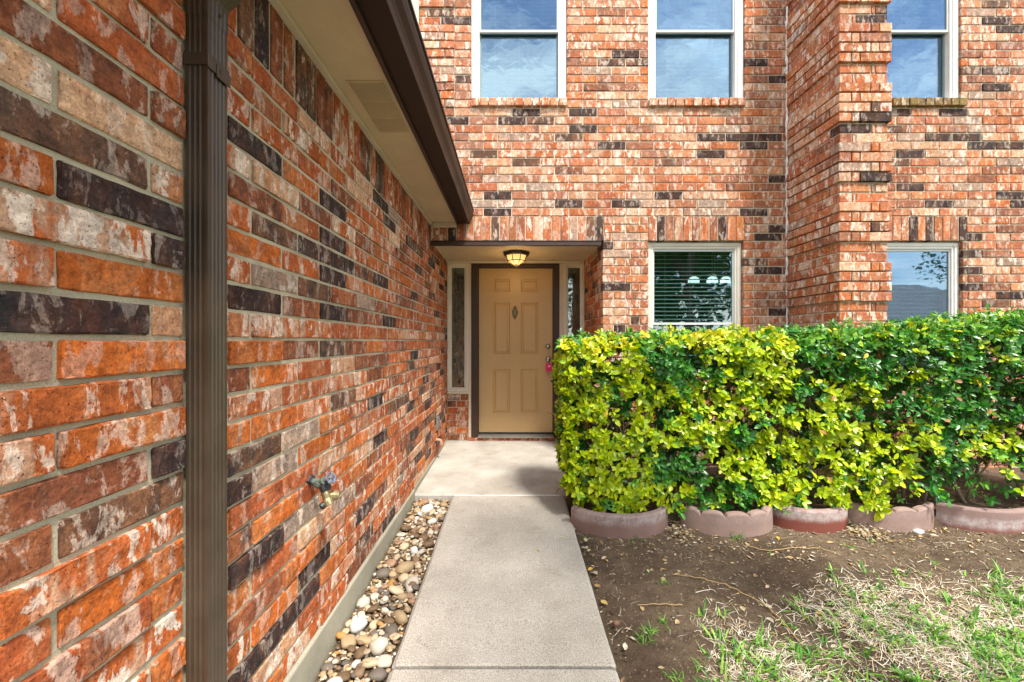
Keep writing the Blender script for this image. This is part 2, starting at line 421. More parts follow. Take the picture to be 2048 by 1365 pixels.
class Wall:
    """collects the bricks of one wall; the ones that show largest become objects, the rest one stuff part"""
    def __init__(s, name, label, backing, material, seed, weights=None, lift=0.0):
        s.lift = lift
        s.rng = random.Random(seed); s.items = []; s.name = name; s.w = weights
        s.marks = []; s.obj = backing.build(name, material, house, (0, 0, 0)); tag(s.obj, label)
    def brick(s, b, kind=None, fine=0, skip='', r=.0035, axis='x'):
        x0, x1, y0, y1, z0, z1 = b; rng = s.rng
        j = .0012 if not fine else .0009
        x0 += rng.uniform(-j, j); x1 += rng.uniform(-j, j); y0 += rng.uniform(-j, j); y1 += rng.uniform(-j, j); z0 += rng.uniform(-j, j); z1 += rng.uniform(-j, j)
        s.items.append([x0, x1, y0, y1, z0, z1, kind, fine, skip, r, axis])
    def finish(s, marker, limit, visible):
        """marker(cx, cy, cz) -> kind or None ; visible(c) -> bool"""
        rk = []
        for it in s.items:
            c = ((it[0]+it[1])/2, (it[2]+it[3])/2, (it[4]+it[5])/2)
            if it[6] is None: it[6] = (marker(it, c) if marker else None) or pick(s.rng, s.w)
            pts = [proj((it[i], it[2+j], it[4+k])) for i in (0, 1) for j in (0, 1) for k in (0, 1)]
            area = 0
            if all(pts):
                xs = [min(max(q[0], 0), 2048) for q in pts]; ys = [min(max(q[1], 0), 1365) for q in pts]
                area = (max(xs)-min(xs))*(max(ys)-min(ys))
            if not visible(c): area = 0
            rk.append(area)
        order = sorted(range(len(rk)), key=lambda i: -rk[i])
        keep = {i for i in order[:limit] if rk[i] > 60}
        rest = MB(); rest.a = {'bcol': [], 'brnd': [], 'bacc': []}
        for i, it in enumerate(s.items):
            x0, x1, y0, y1, z0, z1, kind, fine, skip, r, axis = it; rng = s.rng
            px = py = pz = ()
            if fine:
                n = fine; L = (x1-x0, y1-y0, z1-z0); ml = max(L); fr = [k/(n+1) for k in range(1, n+1)]
                if L[0] == ml: px = fr; pz = (.33, .66)
                elif L[1] == ml: py = fr; pz = (.33, .66)
                else: pz = fr; py = (.4,); px = ()
            vs, fs = rbox(x0, x1, y0, y1, z0, z1, r, px, py, pz, skip, (.0014 if fine > 4 else .0012) if fine else .0008, rng)
            base, fl, dk, _, acc = BT[kind]; g = rng.uniform(.82, 1.18); h = rng.uniform(-.03, .03)
            col = (min(1, base[0]*g), min(1, base[1]*(g+h)), min(1, base[2]*(g+h*1.5)), max(0, min(1, fl*rng.uniform(.55, 1.2))))
            rn = (rng.random(), rng.random(), rng.random(), max(0, min(1, dk*rng.uniform(.3, 1.6))))
            if s.lift and kind != 'moss':
                k = s.lift*s.rng.uniform(.3, 1.3) if kind not in ('dark', 'smoke') else 0
                col = (col[0]+(.80-col[0])*k, col[1]+(.47-col[1])*k, col[2]+(.34-col[2])*k, min(1, col[3]*1.35))
            ga = rng.uniform(.8, 1.15); ac = (min(1, acc[0]*ga), min(1, acc[1]*ga), min(1, acc[2]*ga), 1)
            if i in keep:
                c = ((x0+x1)/2, (y0+y1)/2, (z0+z1)/2)
                mesh_obj('brick', vs, fs, M['brick'], s.obj, c, {'bcol': [col]*len(vs), 'brnd': [rn]*len(vs), 'bacc': [ac]*len(vs)})
            else: rest.add(vs, fs, bcol=col, brnd=rn, bacc=ac)
        if rest.v:
            o = rest.build('brick_field', M['brick'], s.obj); tag(o, kind='stuff')

def intervals(u0, u1, holes):
    out = [(u0, u1)]
    for a, b in holes:
        nx = []
        for p, q in out:
            if b <= p or a >= q: nx.append((p, q)); continue
            if a > p: nx.append((p, a))
            if b < q: nx.append((b, q))
        out = nx
    return out
def lay(u0, u1, phase, pitch, joint=.0105, minl=.035):
    """running-bond pieces between u0 and u1"""
    res = []; k = math.floor((u0-phase)/pitch); cuts = [u0]
    while True:
        c = phase+k*pitch; k += 1
        if c <= u0+minl: continue
        if c >= u1-minl: break
        cuts.append(c)
    cuts.append(u1)
    for i in range(len(cuts)-1):
        a = cuts[i] + (joint/2 if i > 0 else 0); b = cuts[i+1] - (joint/2 if i < len(cuts)-2 else 0)
        res.append((a, b, i == 0, i == len(cuts)-2))
    return res
def nearest_marks(marks, tol_u, tol_z):
    def fn(u, z, hu, hz):
        for (mu, mz, k) in marks:
            if abs(u-mu) < hu and abs(z-mz) < hz: return k
        return None
    return fn

# ------------------------------------------------------------------ side wall of the wing, left of the path
bk = MB(); bk.box(-.95, LX-.0055, -.7, BY+.1, .045, 2.25)
side = Wall('wall', 'long side wall of mottled orange and charcoal brick along the gravel strip', bk, M['mortar_near'], 11,
            {'dark': 2.2, 'smoke': 3, 'brown': 13, 'flash': 26, 'pale': 7, 'grey': 3, 'orange': 32})
P = .0748; Z0 = .05; G0, G1 = .920, .937
lm = []
for x, y, k in [(215, 390, 'dark'), (235, 290, 'smoke'), (70, 205, 'smoke'), (150, 615, 'dark'), (335, 500, 'dark'), (345, 905, 'dark'), (240, 1025, 'smoke'),
                (60, 720, 'brown'), (230, 710, 'orange'), (60, 810, 'flash'), (230, 770, 'flash'), (230, 560, 'orange'), (60, 530, 'flash'), (200, 450, 'flash'), (60, 430, 'red'),
                (50, 330, 'orange'), (330, 365, 'pale'), (210, 180, 'brown'), (50, 110, 'pale'), (150, 60, 'red'), (300, 100, 'brown'), (330, 640, 'pale'), (60, 900, 'flash'), (240, 860, 'orange'),
                (100, 1000, 'brown'), (60, 1100, 'brown'), (240, 1130, 'flash'), (200, 1230, 'orange'), (330, 1170, 'orange'), (330, 1080, 'flash'), (300, 1290, 'flash'),
                (520, 90, 'dark'), (490, 20, 'smoke'), (540, 320, 'dark'), (600, 500, 'dark'), (560, 600, 'dark'), (615, 560, 'smoke'), (545, 545, 'grey'), (680, 493, 'dark'), (700, 540, 'dark'), (775, 570, 'dark'),
                (685, 628, 'dark'), (672, 690, 'smoke'), (735, 470, 'dark'), (700, 780, 'smoke'), (600, 470, 'brown'), (530, 395, 'brown'), (680, 730, 'pale'), (480, 650, 'red'),
                (500, 965, 'dark'), (530, 885, 'smoke'), (560, 1050, 'dark'), (500, 1145, 'dark'), (640, 1110, 'dark'), (590, 1230, 'dark'), (660, 1085, 'smoke'),
                (520, 1320, 'dark'), (470, 1260, 'brown'), (760, 880, 'dark'), (750, 880, 'dark'), (715, 1045, 'dark'), (720, 960, 'brown'), (800, 900, 'dark'), (640, 925, 'brown'), (700, 910, 'orange'),
                (835, 700, 'dark'), (850, 640, 'dark'), (800, 750, 'dark'), (560, 780, 'flash'), (500, 720, 'orange'), (480, 560, 'flash'), (520, 480, 'orange'), (620, 1000, 'red'), (560, 1180, 'grey')]:
    u, z = lpx(x, y); lm.append((u, z, k))
for r in range(26):
    z0 = Z0+r*P; z1 = z0+P-.0115; par = r % 2
    par = 1-par
    for (a, b, f0, f1) in lay(-.6, G0, (.913 if par else .832)+.005, .254): side.brick((LX-.03, LX+random.choice((-.001, 0, .002, .006)), a, b, z0, z1), None, 6, 'x-')
    for (a, b, f0, f1) in lay(G1, BY, 1.0635 if par else 1.161, .254):
        fine = 5 if a < 1.7 else (2 if a < 2.6 else 0)
        side.brick((LX-.03, LX+random.choice((-.002, -.001, .001, .003, .006)), a, b, z0, z1), None, fine, 'x-')
y = -.6; zs = Z0+26*P
while y < BY-.06:
    if not (G0-.05 < y < G1): side.brick((LX-.03, LX+random.uniform(-.002, .002), y, y+.064, zs, 2.207), None, 2 if y < 2 else 0, 'x-')
    y += .0742
def smark(it, c):
    for (u, z, k) in lm:
        if it[2] < u < it[3] and it[4]-.005 < z < it[5]+.005: return k
    if c[1] > 2.3 and c[2] < 1.97 and side.rng.random() < .15: return side.rng.choice(['dark', 'dark', 'smoke'])
    if c[2] > 1.97: return side.rng.choices(['brown', 'red', 'smoke', 'dark', 'flash'], [36, 34, 9, 4, 16])[0]
    return None
side.finish(smark, 300, lambda c: c[1] > .5)
m = MB(); m.box(LX-.03, LX-.012, G0-.002, G1+.002, .05, 2.2); o = m.build('expansion_joint', M['sealant'], side.obj)

# foundation strip
m = MB(); m.box(-1, LX+.012, -.7, 3.05, -.4, .046, .008); m.box(-1, LX+.004, 3.05, BY+.1, -.4, .046, .004)
tag(m.build('foundation', M['found'], house), 'grey concrete foundation edge below the side wall')

# ------------------------------------------------------------------ facade
# openings: (x0, x1, z0, z1, has soldier course over it)
ROW0, RP, BP = 2.298, .0755, .2585
def rowz(k): return ROW0+k*RP
SILL = rowz(13)
wins = []
def px2x(x): return (x-1026)*FY/F
W_UP1 = (px2x(942), px2x(1134), rowz(14)+.002, 4.75)
W_UP2 = (px2x(1297), px2x(1490), rowz(14)+.002, 4.75)
W_UP3 = (px2x(1730), px2x(1923), rowz(14)+.006, 4.75)
W_LO1 = (px2x(1297), px2x(1487), rowz(-19), rowz(-3)-.008)
W_LO3 = (px2x(1737), px2x(1926), rowz(-19), rowz(-3)-.008)
ENTRY = (LX, .815, -.1, rowz(-3)-.004)
HOLES = [W_UP1, W_UP2, W_UP3, W_LO1, W_LO3, ENTRY]
PX0, PX1, PY0 = 2.487, 2.850, 3.075      # pillar recessed faces
XR = 6.2
bk = MB()
sheet_with_holes(bk, -.85, XR, -.3, 4.95, [(h[0]-.008 if h is not ENTRY else -2, h[1]+.008, h[2]-.008, h[3]+.008) for h in HOLES],
                 lambda u, v, w: (u, w, v), FY+.008, FY+.11)
front = Wall('wall', 'front wall of mottled orange, pink and charcoal brick above the door and hedge', bk, M['mortar_far'], 23,
             {'dark': .5, 'smoke': .6, 'grey': 2, 'pale': 13, 'orange': 22, 'brown': 18, 'flash': 36, 'red': 18}, .30)
fm = []
for cx, cy, k in [(105, 62, 'smoke'), (225, 62, 'dark'), (265, 107, 'dark'), (180, 198, 'grey'), (1190, 293, 'dark'), (1075, 342, 'smoke'), (1240, 342, 'smoke'), (615, 627, 'dark'), (935, 627, 'dark'),
                  (250, 675, 'dark'), (550, 675, 'dark'), (710, 675, 'smoke'), (927, 720, 'dark'), (545, 768, 'grey'), (860, 768, 'smoke'), (1660, 768, 'dark'), (1820, 768, 'dark'), (1085, 817, 'dark'),
                  (1885, 817, 'dark'), (395, 866, 'smoke'), (1660, 866, 'dark'), (610, 915, 'smoke'), (430, 1105, 'dark'), (1395, 1105, 'dark'), (850, 1152, 'dark'), (1175, 1152, 'dark'), (430, 1200, 'dark'),
                  (440, 1012, 'grey'), (690, 1057, 'grey'), (400, 1155, 'grey'), (530, 1155, 'grey'), (690, 1155, 'grey'), (1335, 1152, 'grey'), (1665, 1152, 'grey'), (1555, 1200, 'grey'), (1715, 1200, 'grey'),
                  (1190, 580, 'grey'), (1080, 531, 'pale'), (1240, 531, 'pale'), (290, 627, 'pale'), (450, 627, 'pale'), (770, 627, 'pale'), (440, 720, 'pale'), (1090, 60, 'brown'), (1040, 483, 'brown'), (1185, 483, 'brown'),
                  (700, 768, 'brown'), (400, 963, 'brown'), (870, 963, 'brown'), (600, 1012, 'brown'), (1085, 1012, 'pale'), (1230, 817, 'brown'), (1820, 1057, 'brown')]:
    fm.append((*fpx(820+cx/2.844, cy/2.844), k))
for cx, cy, k in [(270, 340, 'dark'), (290, 432, 'dark'), (60, 768, 'dark'), (330, 768, 'dark'), (130, 817, 'dark'), (365, 1012, 'dark'), (270, 1200, 'dark'), (220, 1345, 'dark'), (1595, 95, 'dark'), (1635, 143, 'dark'),
                  (1450, 383, 'smoke'), (1620, 383, 'dark'), (1590, 478, 'dark'), (1310, 622, 'dark'), (1020, 622, 'dark'), (1010, 715, 'smoke'), (1265, 763, 'dark'), (1430, 763, 'dark'), (1475, 811, 'dark'), (1640, 811, 'dark'),
                  (1105, 861, 'dark'), (1030, 910, 'smoke'), (1095, 1054, 'dark'), (1640, 1100, 'dark'), (1260, 1149, 'dark'), (1440, 1202, 'brown'), (1630, 1195, 'brown'), (1700, 1150, 'dark'),
                  (1425, 667, 'grey'), (1475, 715, 'grey'), (1310, 910, 'grey'), (1640, 910, 'grey'), (1425, 1054, 'grey'), (1425, 1149, 'grey'), (1285, 811, 'pale'), (1265, 861, 'pale'), (1425, 861, 'pale'), (1600, 861, 'pale'),
                  (60, 1055, 'brown'), (1600, 236, 'brown'), (1650, 20, 'smoke')]:
    fm.append((*fpx(1440+cx/2.8437, cy/2.8437), k))
for cx, cy, k in [(90, 370, 'dark'), (110, 570, 'dark'), (190, 530, 'smoke'), (95, 125, 'grey'), (110, 165, 'pale'), (90, 207, 'grey'), (770, 125, 'dark'), (885, 85, 'dark'), (770, 288, 'dark'), (815, 490, 'dark'), (1820, 370, 'dark'), (1825, 207, 'dark'), (1985, 410, 'dark'),
                  (1820, 290, 'dark'), (1850, 328, 'brown'), (1850, 245, 'pale'), (1980, 245, 'grey'), (820, 410, 'brown')]:
    fm.append((*fpx(1200+cx/2.4151, 420+cy/2.4151), k))
def soldier_span(x): return any(a-.012 < x < b+.012 for a, b in ((LX, .815), (W_LO1[0], W_LO1[1]), (W_LO3[0], W_LO3[1])))
for k in range(-32, 33):
    z0, z1 = rowz(k), rowz(k)+RP-.0115; zc = (z0+z1)/2
    holes = [(h[0], h[1]) for h in HOLES if h[2] < zc < h[3]]
    if -3 <= k <= -1: holes += [(LX-.2, .825), (W_LO1[0]-.005, W_LO1[1]+.012), (W_LO3[0]-.005, W_LO3[1]+.04)]
    if k == 13: holes += [(W_UP1[0]-.002, W_UP1[1]+.004), (W_UP2[0]-.002, W_UP2[1]+.004), (W_UP3[0]-.002, W_UP3[1]+.03)]
    if k == -20: holes += [(W_LO1[0]-.002, W_LO1[1]+.004), (W_LO3[0]-.002, W_LO3[1]+.004)]
    left = -.85 if k >= 1 else LX
    holes.append((PX0-.006, PX1+.02))
    quoin = k % 6 in (1, 2, 3, 4) and k >= 1
    if quoin: spans = [(left, -.533)] + intervals(-.527, XR, holes)
    else: spans = intervals(left, XR, holes)
    for (a, b) in spans:
        if b-a < .02: continue
        proud = .013 if (quoin and a == left) else 0
        ph = -.527 + (BP/2 if k % 2 else 0)
        edge_l = any(abs(a-h[1]) < .001 for h in HOLES); edge_r = any(abs(b-h[0]) < .001 for h in HOLES)
        if abs(a-.815) < .002 and k < -3:          # corner of the entry: alternate stretcher and header
            if k % 2: front.brick((.815, .815+.249, FY, FY+.092, z0, z1), None, 0, '')
            else: front.brick((.815, .815+.092, FY, FY+.244, z0, z1), None, 0, '')
            a = .815+(.259 if k % 2 else .102); edge_l = False
        if proud: ph = -.533 - (.085 if k % 2 else .13)
        for (p, q, f0, f1) in lay(a, b, ph, BP):
            dep = .092 if ((f0 and edge_l) or (f1 and edge_r)) else .03
            front.brick((p, q, FY-proud+random.uniform(-.002, .002), FY+dep, z0, z1), None, 0, '' if dep > .05 else 'y+')
# soldier courses
def soldiers(x0, x1, rev):
    n = round((x1-x0)/.078); p = (x1-x0)/n
    for i in range(n):
        front.brick((x0+i*p+.0045, x0+(i+1)*p-.0045, FY+random.uniform(-.002, .002), FY+rev, rowz(-3), rowz(0)-.0095), 'S', 0, '')
soldiers(LX, .822, .092); soldiers(W_LO1[0]-.004, W_LO1[1]+.01, .092); soldiers(W_LO3[0]-.004, W_LO3[1]+.04, .092)
for it in front.items:
    if it[6] == 'S': it[6] = front.rng.choices(['brown', 'red', 'orange', 'flash', 'dark', 'smoke', 'grey'], [32, 26, 24, 16, 0, 2, 2])[0]
sd = [(460, 'dark'), (510, 'dark'), (557, 'smoke'), (1035, 'smoke'), (1080, 'dark'), (1420, 'dark'), (1787, 'dark'), (230, 'dark'), (700, 'flash'), (745, 'flash')]
for it in front.items:
    if it[5]-it[4] > .15:
        xc = (it[0]+it[1])/2
        for cx, k in sd:
            if it[0] < px2x(820+cx/2.844) < it[1]: it[6] = k
        for cx, k in [(1115, 'dark'), (1205, 'dark'), (1385, 'dark')]:
            if it[0] < px2x(1440+cx/2.8437) < it[1]: it[6] = k
# rowlock sills
def sill(w, z, kind, dx=0):
    n = round((w[1]-w[0]+dx)/.0775); p = (w[1]-w[0]+dx)/n
    for i in range(n):
        front.brick((w[0]+i*p+.004, w[0]+(i+1)*p-.004, FY-.028+random.uniform(-.003, .003), FY+.06, z+.002, z+.0745), kind or front.rng.choice(['red', 'flash', 'pale', 'orange', 'pale']), 0, 'y+', .006)
sill(W_UP1, SILL, None); sill(W_UP2, SILL, None); sill((W_UP3[0], W_UP3[1]), SILL, 'moss', .03)
sill(W_LO1, rowz(-20), None); sill(W_LO3, rowz(-20), None)
def fmark(it, c):
    if it[5]-it[4] > .15: return None
    for (u, z, k) in fm:
        if it[0]-.004 < u < it[1]+.004 and it[4]-.005 < z < it[5]+.005: return k
    return None
def fvis(c):
    if c[2] < 1.12: return False
    if PX0-.3 < c[0]*3.07/FY and c[0]*3.07/FY < PX1-.02 and c[0] > PX0: return False
    q = proj(c)
    if q[0] < 838+(q[1]/427*107) and q[1] < 430 and q[0] < 945 and (945-q[0]) > (427-q[1])*.32-4: return False
    return True
front.finish(fmark, 300, fvis)

# ------------------------------------------------------------------ entry reveals (right side return and panels under the side windows)
bk = MB(); bk.box(.823, .95, FY+.11, BY+.1, -.1, rowz(-3))
rev = Wall('wall', 'short brick return on the right side of the recessed entry', bk, M['mortar_far'], 31)
for k in range(-31, -3):
    z0, z1 = rowz(k), rowz(k)+RP-.0115; a = FY+(.102 if k % 2 else .254)
    for (p, q, f0, f1) in lay(a, BY, FY+.102+(0 if k % 2 else .127), .254): rev.brick((.815+random.uniform(-.002, .002), .845, p, q, z0, z1), None, 0, 'x+')
rev.finish(None, 120, lambda c: c[2] > 1.12)
bk = MB(); bk.box(LX, -.512, BY+.007, BY+.1, -.05, .56); bk.box(.57, .823, BY+.007, BY+.1, -.05, .56); bk.box(-.512, .57, BY-.014, BY+.1, -.05, .050)
pan = Wall('wall', 'low red brick panels below the narrow side windows by the door', bk, M['mortar_far'], 37, {'red': 60, 'brown': 30, 'dark': 2})
for k in range(7):
    z0 = .032+k*.0755
    for x0, x1 in ((LX+.004, -.512), (.57, .813)):
        for (p, q, f0, f1) in lay(x0, x1, x0+(.10 if k % 2 else .145), .4): pan.brick((p, q, BY, BY+.03, z0, z0+.066), None, 0, 'y+')
for i in range(5): pan.brick((-.505+i*.2145, -.505+i*.2145+.205, BY-.022, BY+.05, .029, .062), 'red', 0, 'y+')
pan.finish(None, 40, lambda c: c[0] < .5)

# ------------------------------------------------------------------ brick pillar
bk = MB(); bk.box(PX0+.008, PX1-.008, PY0+.008, FY+.01, -.2, 4.95)
pil = Wall('pillar', 'square projecting brick pillar with stepped bands between the windows', bk, M['mortar_far'], 41, {'pale': 22, 'orange': 40, 'dark': 1.2, 'brown': 6, 'smoke': 1.5, 'grey': 3, 'flash': 28}, .26)
pm = []
for cx, cy, k in [(860, 90, 'dark'), (880, 665, 'dark'), (770, 722, 'dark'), (880, 1007, 'dark'), (760, 38, 'pale'), (860, 780, 'pale'), (760, 605, 'pale'), (880, 1235, 'pale'), (770, 1176, 'pale'),
                  (700, 660, 'pale'), (700, 1230, 'pale'), (700, 440, 'pale'), (765, 382, 'orange'), (765, 1065, 'orange'), (850, 1120, 'orange'), (765, 945, 'grey'), (880, 205, 'brown')]:
    pm.append((*fpx(1440+cx/2.8437, cy/2.8437, 3.06), k))
PR0 = CAMZ + (682-(1030/2.8437))*3.06/F     # underside line of a proud band
for k in range(-27, 38):
    z0 = PR0+k*RP; z1 = z0+RP-.0115
    if z0 < -.1 or z1 > 4.95: continue
    d = .018 if k % 6 in (0, 1, 2, 3) else 0
    x0, x1, y0 = PX0-d, PX1+d, PY0-d
    if k % 2:
        pil.brick((x0, x0+.236, y0, y0+.09, z0, z1)); pil.brick((x0+.246, x1-.096, y0, y0+.04, z0, z1), None, 0, 'y+'); pil.brick((x1-.088, x1, y0, y0+.24, z0, z1)); a = y0+.10; c = y0+.25
    else:
        pil.brick((x0, x0+.09, y0, y0+.24, z0, z1)); pil.brick((x0+.099, x1-.244, y0, y0+.04, z0, z1), None, 0, 'y+'); pil.brick((x1-.236, x1, y0, y0+.09, z0, z1)); a = y0+.25; c = y0+.10
    for (p, q, f0, f1) in lay(a, FY-.003, a, .252): pil.brick((x0, x0+.03, p, q, z0, z1), None, 0, 'x+')
    for (p, q, f0, f1) in lay(c, FY-.003, c, .252): pil.brick((x1-.03, x1, p, q, z0, z1), None, 0, 'x-')
def pmark(it, c):
    if it[2] > PY0+.05 or it[3]-it[2] > .2: return None
    for (u, z, k) in pm:
        if it[0]-.004 < u < it[1]+.004 and it[4]-.005 < z < it[5]+.005: return k
    return None
pil.finish(pmark, 300, lambda c: c[2] > 1.12 and c[0] < PX1-.005 or (c[1] < PY0+.1 and c[2] > 1.12))
m = MB(); pts = [(PX0-.011+random.uniform(-.004, .003), FY-.012+random.uniform(-.003, .003), -.1+i*.03) for i in range(168)]
m.tube(pts, [.0085+random.uniform(-.003, .0035) for _ in pts], 6); m.build('caulk_line', M['caulk'], house)

# ------------------------------------------------------------------ cream corner board, siding and the wing roof
m = MB(); m.box(-.955, -.852, FY-.02, FY+.1, 2.3, 4.95, .004); m.box(-.99, -.958, FY-.005, FY+.1, 2.3, 4.95, .003)
tag(m.build('corner_board', M['cream'], house), 'cream vertical board where the upper brick wall ends')
m = MB()
for i in range(15): m.prism([(FY+.01, 2.3+i*.18), (FY+.03, 2.3+i*.18), (FY+.03, 2.3+i*.18+.19), (FY+.022, 2.3+i*.18+.19)], lambda u, v, w: (w, u, v), -4.5, -.99)
m.build('siding', M['cream'], house)
GY0, GY1 = -1.2, 3.648
m = MB(); m.prism([(-.49, 2.335), (-.40, 2.30), (-.40, 2.33), (-.49, 2.37)], lambda u, v, w: (u, w, v), GY0, GY1)
m.prism([(-.40, 2.325), (-4.5, 4.0), (-4.5, 4.05), (-.40, 2.35)], lambda u, v, w: (u, w, v), GY0, GY1)
M['shingle'] = paint('roof_shingle', (.16, .13, .11), .9, .3, 25, .8)
rf = m.build('roof', M['shingle'], house)
SZ = CAMZ+1.068
m = MB(); m.box(-.76, -.506, GY0, FY-.012, SZ, SZ+.012)
sof = m.build('soffit', M['soffit'], house); tag(sof, 'cream painted board underside of the eave')
m = MB(); m.box(LX-.005, LX+.026, GY0, FY-.010, SZ-.021, SZ-.001, .003); m.box(LX-.02, LX+.018, FY, BY, 2.062, 2.09); m.build('frieze_strip', M['cream'], sof)
m = MB(); m.box(LX+.03, -.509, FY-.030, FY-.012, SZ-.045, SZ-.001, .003); m.build('end_board', M['cream'], sof)
# soffit vent with three banks of louvres
vy0, vy1, vx0, vx1 = 1.655, 2.06, -.685, -.528
m = MB(); m.box(vx0, vx1, vy0, vy1, SZ-.004, SZ-.001, .001)
for b_ in range(3):
    ya = vy0+.008+b_*(vy1-vy0-.006)/3; yb = ya+(vy1-vy0)/3-.014
    n = 14
    for i in range(n):
        x = vx0+.010+i*(vx1-vx0-.02)/(n-1); m.prism([(x-.0035, SZ-.004), (x+.0035, SZ-.004), (x+.0055, SZ-.015), (x+.003, SZ-.015)], lambda u, v, w: (u, w, v), ya, yb)
v = m.build('soffit_vent', M['soffit'], sof); tag(v, 'tan louvred vent plate in the eave underside')
# fascia + gutter
m = MB(); m.box(-.506, -.488, GY0, FY-.012, SZ-.022, 2.335, .002); m.build('fascia', M['brown_wood'], house)
prof = [(-.486, SZ-.008), (-.392, SZ-.012), (-.388, SZ+.012), (-.381, SZ+.030), (-.366, SZ+.052), (-.359, SZ+.075), (-.359, SZ+.098), (-.352, SZ+.101), (-.352, SZ+.112), (-.364, SZ+.112),
        (-.364, SZ+.078), (-.371, SZ+.056), (-.386, SZ+.034), (-.394, SZ-.006), (-.482, SZ-.002), (-.482, SZ+.11), (-.486, SZ+.11)]
m = MB(); m.prism(prof, lambda u, v, w: (u, w, v), GY0, GY1-.004)
# end cap following the same outline
m.prism(prof[:10]+[(-.486, SZ+.11)], lambda u, v, w: (u, w, v), GY1-.004, GY1)
gut = m.build('gutter', M['brown_gutter'], house); tag(gut, 'dark brown metal gutter running along the eave')
# ------------------------------------------------------------------ downspout: fluted rectangular pipe
def flute(n, w):
    """fluted edge from 0..w, depth pattern"""
    out = []; m_ = .007; step = (w-2*m_)/n
    out.append((0, 0))
    for i in range(n):
        a = m_+i*step; out += [(a+.0008, 0), (a+step*.28, -.0016), (a+step*.62, -.0016), (a+step*.88, 0)]
    out.append((w, 0)); return out
DY0, DY1, DX0, DX1 = .922, .985, -.747, -.697
ring = []
for u, d in flute(3, DX1-DX0): ring.append((DX0+u, DY0-d))
for u, d in flute(4, DY1-DY0)[1:]: ring.append((DX1+d, DY0+u))
for u, d in flute(3, DX1-DX0)[1:]: ring.append((DX1-u, DY1+d))
ring.append((DX0, DY1))
def spout(m, zs, scl, shift):
    n = len(ring); cx, cy = (DX0+DX1)/2, (DY0+DY1)/2; vs = []
    for z, s_, (sx, tilt) in zip(zs, scl, shift):
        for (x, y) in ring: vs.append((cx+(x-cx)*s_+sx, cy+(y-cy)*s_, z+(x-cx)*tilt))
    fs = [(i*n+k, i*n+(k+1) % n, (i+1)*n+(k+1) % n, (i+1)*n+k) for i in range(len(zs)-1) for k in range(n)]
    fs.append(tuple(range(len(vs)-n, len(vs)))); m.add(vs, fs)
m = MB(); spout(m, [-.02, 1.0, 1.93], [1, 1, 1], [(0, 0)]*3)
ds = m.build('downspout', M['brown_metal'], house); tag(ds, 'brown fluted metal downspout fixed to the side wall')
m = MB(); zs = [1.905, 1.95]+[1.96+i*.018 for i in range(9)]+[2.235]
sc = [1.05, 1.05]+[1.06 if i % 2 else .96 for i in range(9)]+[1]
sh = [(0, 0), (0, 0)]+[(.007*(i+1)**1.55, -.10*i) for i in range(9)]+[(.26, -.8)]
spout(m, zs, sc, sh); m.build('elbow', M['brown_metal'], ds)
m = MB()
m.box(DX0-.003, DX1+.0035, DY0-.0035, DY0-.0005, 1.790, 1.818, .001); m.box(DX1+.0005, DX1+.004, DY0-.003, DY1+.003, 1.785, 1.818, .001)
m.box(DX1+.003, DX1+.0062, DY0+.022, DY1+.004, 1.778, 1.808, .001)
m.build('strap', M['brown_metal'], ds)
m = MB(); m.lathe((DX1+.0055, DY0+.035, 1.796), (1, 0, 0), [(0, .0045), (.002, .0045), (.004, .002)], 8); m.lathe((DX1+.003, DY0+.035, 1.93), (1, 0, 0), [(0, .004), (.002, .004), (.004, .002)], 8)
m.build('screw', M['brown_metal'], ds)

# ------------------------------------------------------------------ entry: ceiling, lintel, trims
CZ = CAMZ+.912
m = MB(); m.box(LX, .83, FY+.11, BY+.12, CZ+.0, CZ+.03); tag(m.build('entry_ceiling', M['soffit'], house), 'tan flat ceiling over the recessed entry')
m = MB(); m.box(LX-.02, .80, FY-.006, FY+.025, CZ-.047, CZ-.009, .002); m.box(LX-.02, .805, FY-.010, FY+.09, CZ-.009, CZ-.003, .001)
tag(m.build('lintel', M['brown_wood'], house), 'dark brown steel lintel and board across the entry')
m = MB(); m.box(LX, .81, FY+.027, FY+.11, CZ-.030, CZ+.002, .002)
m.box(LX, .81, BY-.012, BY+.02, CZ-.028, CZ-.001, .002)
m.box(-.507, -.475, BY-.006, BY+.03, .062, CZ-.029, .002); m.box(.527, .581, BY-.006, BY+.03, .062, CZ-.029, .002)
m.box(LX, -.508, BY-.02, BY+.03, .560, .583, .003); m.box(.575, .812, BY-.02, BY+.03, .560, .583, .003)
m.build('entry_trim', M['cream'], house)
m = MB(); m.box(LX-.1, .95, BY+.24, BY+.26, -.1, CZ+.05); m.box(-.507, -.47, BY+.03, BY+.24, .0, CZ); m.box(.527, .60, BY+.03, BY+.24, 0, CZ); m.build('hallway', M['room'], house)

